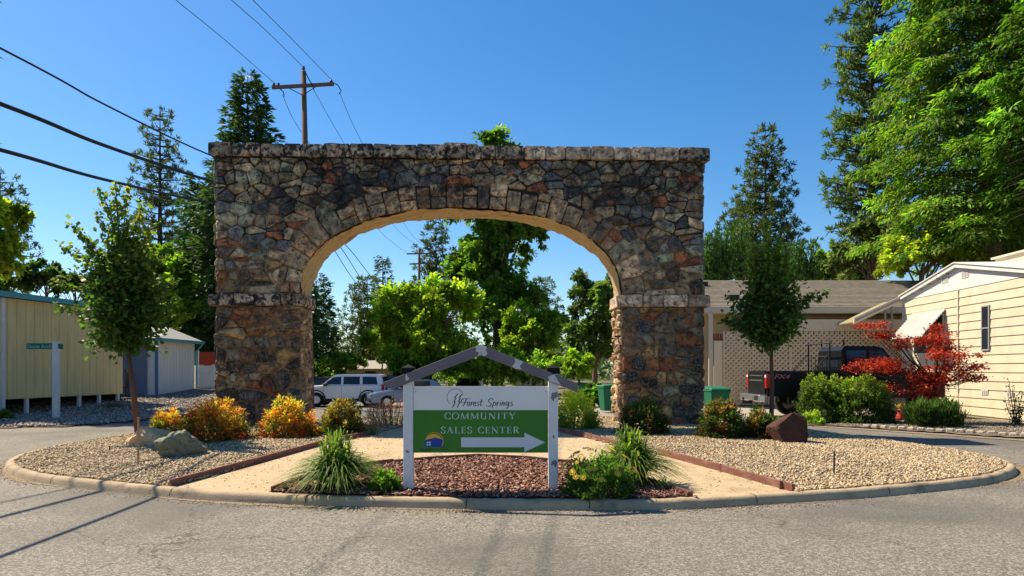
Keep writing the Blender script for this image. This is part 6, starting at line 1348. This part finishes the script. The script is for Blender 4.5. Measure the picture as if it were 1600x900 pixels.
# flowers
fm = mat('petal_yellow', (.80, .55, .06), .6, trans=.2); fc = mat('flower_heart', (.40, .18, .02), .8); rng = np.random.default_rng(8); fl = None; q = dsy.location.y/F
for i in range(38):
    a = rng.uniform(0, 6.28); e = rng.uniform(.35, 1.3); dx, dy, dz = math.cos(a)*math.cos(e), math.sin(a)*math.cos(e), math.sin(e)
    if dy > .5 and dz < .7: dy = -dy
    p = Vector((dx*.53, dy*.52, dz*.56+.05)); nrm_ = (Vector((dx, dy-.3, dz+.5))).normalized()
    if fl is None:
        mb = MB()
        for k in range(11):
            t0 = 6.283*k/11; w_ = .20; r0, r1 = .008, .036
            mb.add([(r0*math.cos(t0), r0*math.sin(t0), 0), (r1*.65*math.cos(t0-w_), r1*.65*math.sin(t0-w_), .004), (r1*math.cos(t0), r1*math.sin(t0), .001), (r1*.65*math.cos(t0+w_), r1*.65*math.sin(t0+w_), .004)], [(0, 1, 2, 3)])
        mb.lathe([(0, .006), (.009, .004), (.009, 0)], (0, 0, 0), 2, 8); fl = mb.obj('flower', fm, dsy)
        o = fl
    else: o = fl.copy(); C.objects.link(o); o.parent = dsy
    o.location = p; o.rotation_euler = nrm_.to_track_quat('Z', 'Y').to_euler(); s_ = rng.uniform(1.0, 1.6); o.scale = (s_,)*3
def grassclump(label, px, py, hpx, spread, nbl, seed, pal, wid=.011):
    rng = np.random.default_rng(seed); g = G(px, py, .14); q = g.y/F; H = hpx*q; base = Vector((g.x, g.y+.15, iz(g.x, g.y)))
    V = []; Fc = []; cols = []; K = 6
    for i in range(nbl):
        a = rng.uniform(0, 6.283); lean = rng.uniform(.08, 1.15)*spread*q*.9; h = H*rng.uniform(.55, 1.05)*(1-.35*(lean/(spread*q))); d = np.array((math.cos(a), math.sin(a), 0)); s_ = np.array((-d[1], d[0], 0))
        b0 = np.array((rng.normal(0, .07), rng.normal(0, .07), 0)); tw = rng.uniform(-.6, .6); c = np.array(pal[rng.integers(0, len(pal))])*rng.uniform(.75, 1.25)
        for j in range(K+1):
            u = j/K; p = b0+d*lean*(u**1.45)+np.array((0, 0, h*(1.9*u-.95*u*u*(1+.75*lean/(spread*q))))); w_ = wid*(1-u**3.5)*rng.uniform(.9, 1.1)*.5+.0008; sd = s_*math.cos(tw*u)+np.array((0, 0, math.sin(tw*u)*.5))
            V += [p-sd*w_, p+sd*w_]; cols += [c*(.75+.5*u)]*2
        n0 = i*(K+1)*2; Fc += [(n0+2*j, n0+2*j+1, n0+2*j+3, n0+2*j+2) for j in range(K)]
    t = empty('grass_clump', base, 0, label, 'ornamental grass'); link('blades', npmesh('blades', V, Fc, 4, np.array(cols)), M['leaf'], t)
GR = [(.12, .20, .03), (.16, .25, .04), (.08, .15, .03), (.24, .30, .07)]
grassclump('arching green strap leaf grass left of the sign post', 520, 764, 112, 98, 1000, 5, GR, .022); grassclump('arching green strap leaf grass behind the daisy bush', 988, 757, 112, 98, 1000, 6, GR, .022)
grassclump('small tuft of pale grass at the far end of the left edging board', 577, 684, 18, 14, 60, 7, GR, .012)
# lavender like grasses
def plumes(label, px, py, wpx, hpx, seed, n=260):
    rng = np.random.default_rng(seed); g = G(px, py, .15); q = g.y/F; t = empty('flowering_grass', (g.x, g.y, iz(g.x, g.y)), 0, label, 'flowering grass'); mb = MB(); Cc = []
    for i in range(n):
        x = rng.uniform(-.5, .5)*wpx*q; y = rng.uniform(-.3, .3); h = hpx*q*rng.uniform(.55, 1.05)*(1-.35*abs(2*x/(wpx*q))**2); e = (x*1.25+rng.normal(0, .05), y*1.3, h); mb.tube([(x*.8, y, 0), e], [.004, .003], 3, False)
        for k in range(7): Cc.append((e[0]+rng.normal(0, .012), e[1]+rng.normal(0, .012), h-.03*k+.03))
    mb.obj('stems', mat('stem_green', (.20, .20, .10), .8), t); Cc = np.array(Cc); n = len(Cc)
    leaves('flower_spikes', Cc, rng.normal(0, .5, (n, 3))+np.array((0, 0, 1)), rng.normal(0, 1, (n, 3)), .035, .6, colvar(rng, n, [(.42, .17, .20), (.34, .14, .18), (.50, .28, .26)]), M['leaf'], t)
plumes('pink flowering grass behind the left post of the sign', 612, 669, 64, 40, 12); plumes('dark spent lavender tuft at the end of the left edging board', 586, 678, 14, 20, 13, 60)
# rosette of gravel plants at left verge
shrub('low_shrub', 'low grey green mat on the left verge gravel', 183, 642, 34, 6, GG, GG, 420, .08, .3, 121, Y=27.5, zb_=.15, stems=False)
shrub('low_shrub', 'weeds under the near end of the olive building', 8, 660, 22, 16, GM, GM, 420, .10, .3, 122, Y=22.8, zb_=.03, stems=False)
# hedges by the cream house
HT = [(.20, .28, .04), (.26, .32, .05), (.14, .22, .03)]; HL = [(.04, .08, .02), (.06, .11, .025)]
shrub('hedge_bush', 'rounded light green bush directly before the truck bed', 1288, 652, 92, 88, HT, HL, 8200, .075, .6, 131, Y=21.6, zb_=.04, mix=.62, boxy=2.5, lump=.13)
shrub('hedge_bush', 'rounded light green bush before the truck cab', 1343, 655, 108, 84, HT, HL, 9400, .075, .6, 132, Y=21.0, zb_=.04, mix=.6, boxy=2.5, lump=.13)
shrub('low_shrub', 'small yellow green shrub at the foot of the hedge bushes', 1268, 656, 40, 22, [(.28, .36, .05), (.22, .32, .04)], GB, 1100, .07, .5, 133, Y=20.7, zb_=.04, stems=False)
shrub('juniper_shrub', 'wide dark feathery juniper at the corner of the cream house', 1459, 668, 88, 42, [(.06, .12, .03), (.09, .16, .04)], [(.02, .05, .015), (.035, .07, .02)], 6500, .13, .16, 134, Y=19.6, zb_=.04, boxy=3.2, hang=1.3, up=.1, depth=.7, mix=.6)
# red japanese maple
def jmaple():
    rng = np.random.default_rng(44); Y = 21.6; q = Y/F; b = Vector((PX(1462, Y), Y, .04)); t = empty('red_maple', b, 0, 'red leaved japanese maple before the cream house wall', 'tree')
    mb = MB(); trunk = [(0, 0, -.1), (-.02, 0, .9), (.05, 0, 1.4)]; mb.tube([(0, 0, -.1), (-.06, 0, .7), (-.02, 0, 1.25)], [.10, .075, .06], 8); mb.tube([(-.02, 0, 1.2), (.22, 0, 1.7)], [.05, .03], 6); mb.tube([(-.9, 0, .0), (-.85, .05, 1.1), (-.5, 0, 1.7)], [.05, .04, .02], 6)
    mb.obj('trunk', M['bark_dark'], t, smooth=True); mb = MB()
    Cc = []; D = []; cc = []
    tiers = [(1440, 590, 62, 12), (1410, 576, 60, 10), (1480, 580, 48, 16), (1395, 566, 54, 8), (1468, 556, 46, 14), (1440, 608, 52, 10), (1500, 574, 34, 8), (1368, 507, 30, 6), (1395, 522, 34, 8), (1425, 535, 34, 10), (1470, 530, 28, 14), (1478, 512, 14, 10), (1345, 572, 36, 6), (1450, 622, 26, 8), (1512, 590, 22, 6), (1490, 545, 24, 10)]
    for (px, py, rx, rz) in tiers:
        c = np.array(Vector(P(px, py, Y))-b)+np.array((0, rng.uniform(-.5, .5), 0)); k = int(rx*rz*1.05+140); 
        ng = max(4, k//24); gc = rng.normal(0, .40, (ng, 3))*np.array((rx*q, rx*q*.7, rz*q)); gi = rng.integers(0, ng, k)
        p = c+gc[gi]+rng.normal(0, 1, (k, 3))*np.array((.11, .11, .045)); Cc.append(p); D.append(unit(rng.normal(0, 1, (k, 3))*np.array((1, 1, .4))+np.array((0, 0, -.35)))); cc.append(colvar(rng, k, [(.30, .020, .016), (.38, .032, .02), (.18, .012, .012), (.40, .06, .02), (.10, .01, .01)])*rng.uniform(.75, 1.15))
        for e in gc[:5]: mb.tube([(0, 0, 1.2), tuple((c+e)*.5+np.array((0, 0, .45))), tuple(c+e)], [.018, .011, .004], 4, False)
    Cc = np.vstack(Cc); n = len(Cc); leaves('crown', Cc, np.vstack(D), unit(rng.normal(0, .5, (n, 3))+np.array((0, 0, 1))), .085*rng.uniform(.7, 1.3, n), .6, np.vstack(cc), M['leaf'], t); mb.obj('limbs', M['bark_dark'], t); print('maple', n)
jmaple()
# climbing dark shrub on the cream wall
def climber():
    rng = np.random.default_rng(45); Y = 20.6; b = Vector((PX(1590, Y), Y, .04)); t = empty('climbing_shrub', b, 0, 'sparse dark climbing shrub against the cream wall at the right edge', 'shrub'); mb = MB(); Cc = []
    for (px, py) in ((1576, 592), (1582, 606), (1590, 618), (1598, 612), (1604, 622), (1570, 625), (1586, 632), (1596, 636)):
        e = np.array(Vector(P(px, py, Y+rng.uniform(-.2, .2)))-b); s0 = np.array((rng.normal(0, .08), 0, 0)); m_ = (s0+e)/2+rng.normal(0, .04, 3); mb.tube([tuple(s0), tuple(m_), tuple(e)], [.018, .012, .005], 5, False)
        u = rng.uniform(.05, 1, (70, 1)); Cc.append((1-u)*(1-u)*s0+2*u*(1-u)*m_+u*u*e+rng.normal(0, .055, (70, 3)))
    Cc = np.vstack(Cc); n = len(Cc); mb.obj('stems', M['bark_dark'], t); leaves('foliage', Cc, rng.normal(0, 1, (n, 3)), rng.normal(0, .7, (n, 3))+np.array((0, 0, 1)), .07, .5, colvar(rng, n, [(.03, .05, .025), (.06, .07, .04)]), M['leaf'], t)
climber()
# fallen leaves and weeds
rng = np.random.default_rng(95); q_ = []
for cx_, cy_ in ((337, 700), (264, 690), (450, 694), (536, 691), (1006, 690), (1128, 694), (1188, 692)):
    g_ = G(cx_, cy_, .15); k_ = 90; q_.append(np.column_stack([g_.x+rng.normal(0, .55, k_), g_.y+.15+rng.normal(0, .32, k_)]))
q_ = np.vstack(q_); k_ = len(q_); z = island_z(q_[:, 0], q_[:, 1])+.036
leaves('shrub_litter', np.column_stack([q_, z]), rng.normal(0, 1, (k_, 3))*np.array((1, 1, .2)), np.tile((0., 0, 1), (k_, 1))+rng.normal(0, .3, (k_, 3)), .055, .4, colvar(rng, k_, [(.22, .06, .025), (.20, .12, .05), (.30, .16, .06), (.12, .06, .03)]), M['leaf'], None); tag(bpy.data.objects['shrub_litter'], 'dry red and brown leaf litter on the gravel around the island shrubs', 'leaf litter', kind='stuff')
rng = np.random.default_rng(90); q_ = scatter(np.array([(-6, 11), (5, 11), (6, 17), (-6, 17)]), 90, 91); z = island_z(q_[:, 0], q_[:, 1])+.035
leaves('fallen_leaves', np.column_stack([q_, z]), rng.normal(0, 1, (90, 3))*np.array((1, 1, .2)), np.tile((0., 0, 1), (90, 1))+rng.normal(0, .3, (90, 3)), .05, .5, colvar(rng, 90, [(.30, .08, .03), (.22, .12, .05)]), M['leaf'], None); tag(bpy.data.objects['fallen_leaves'], 'scattered fallen red leaves on the island gravel', 'leaf litter', kind='stuff')
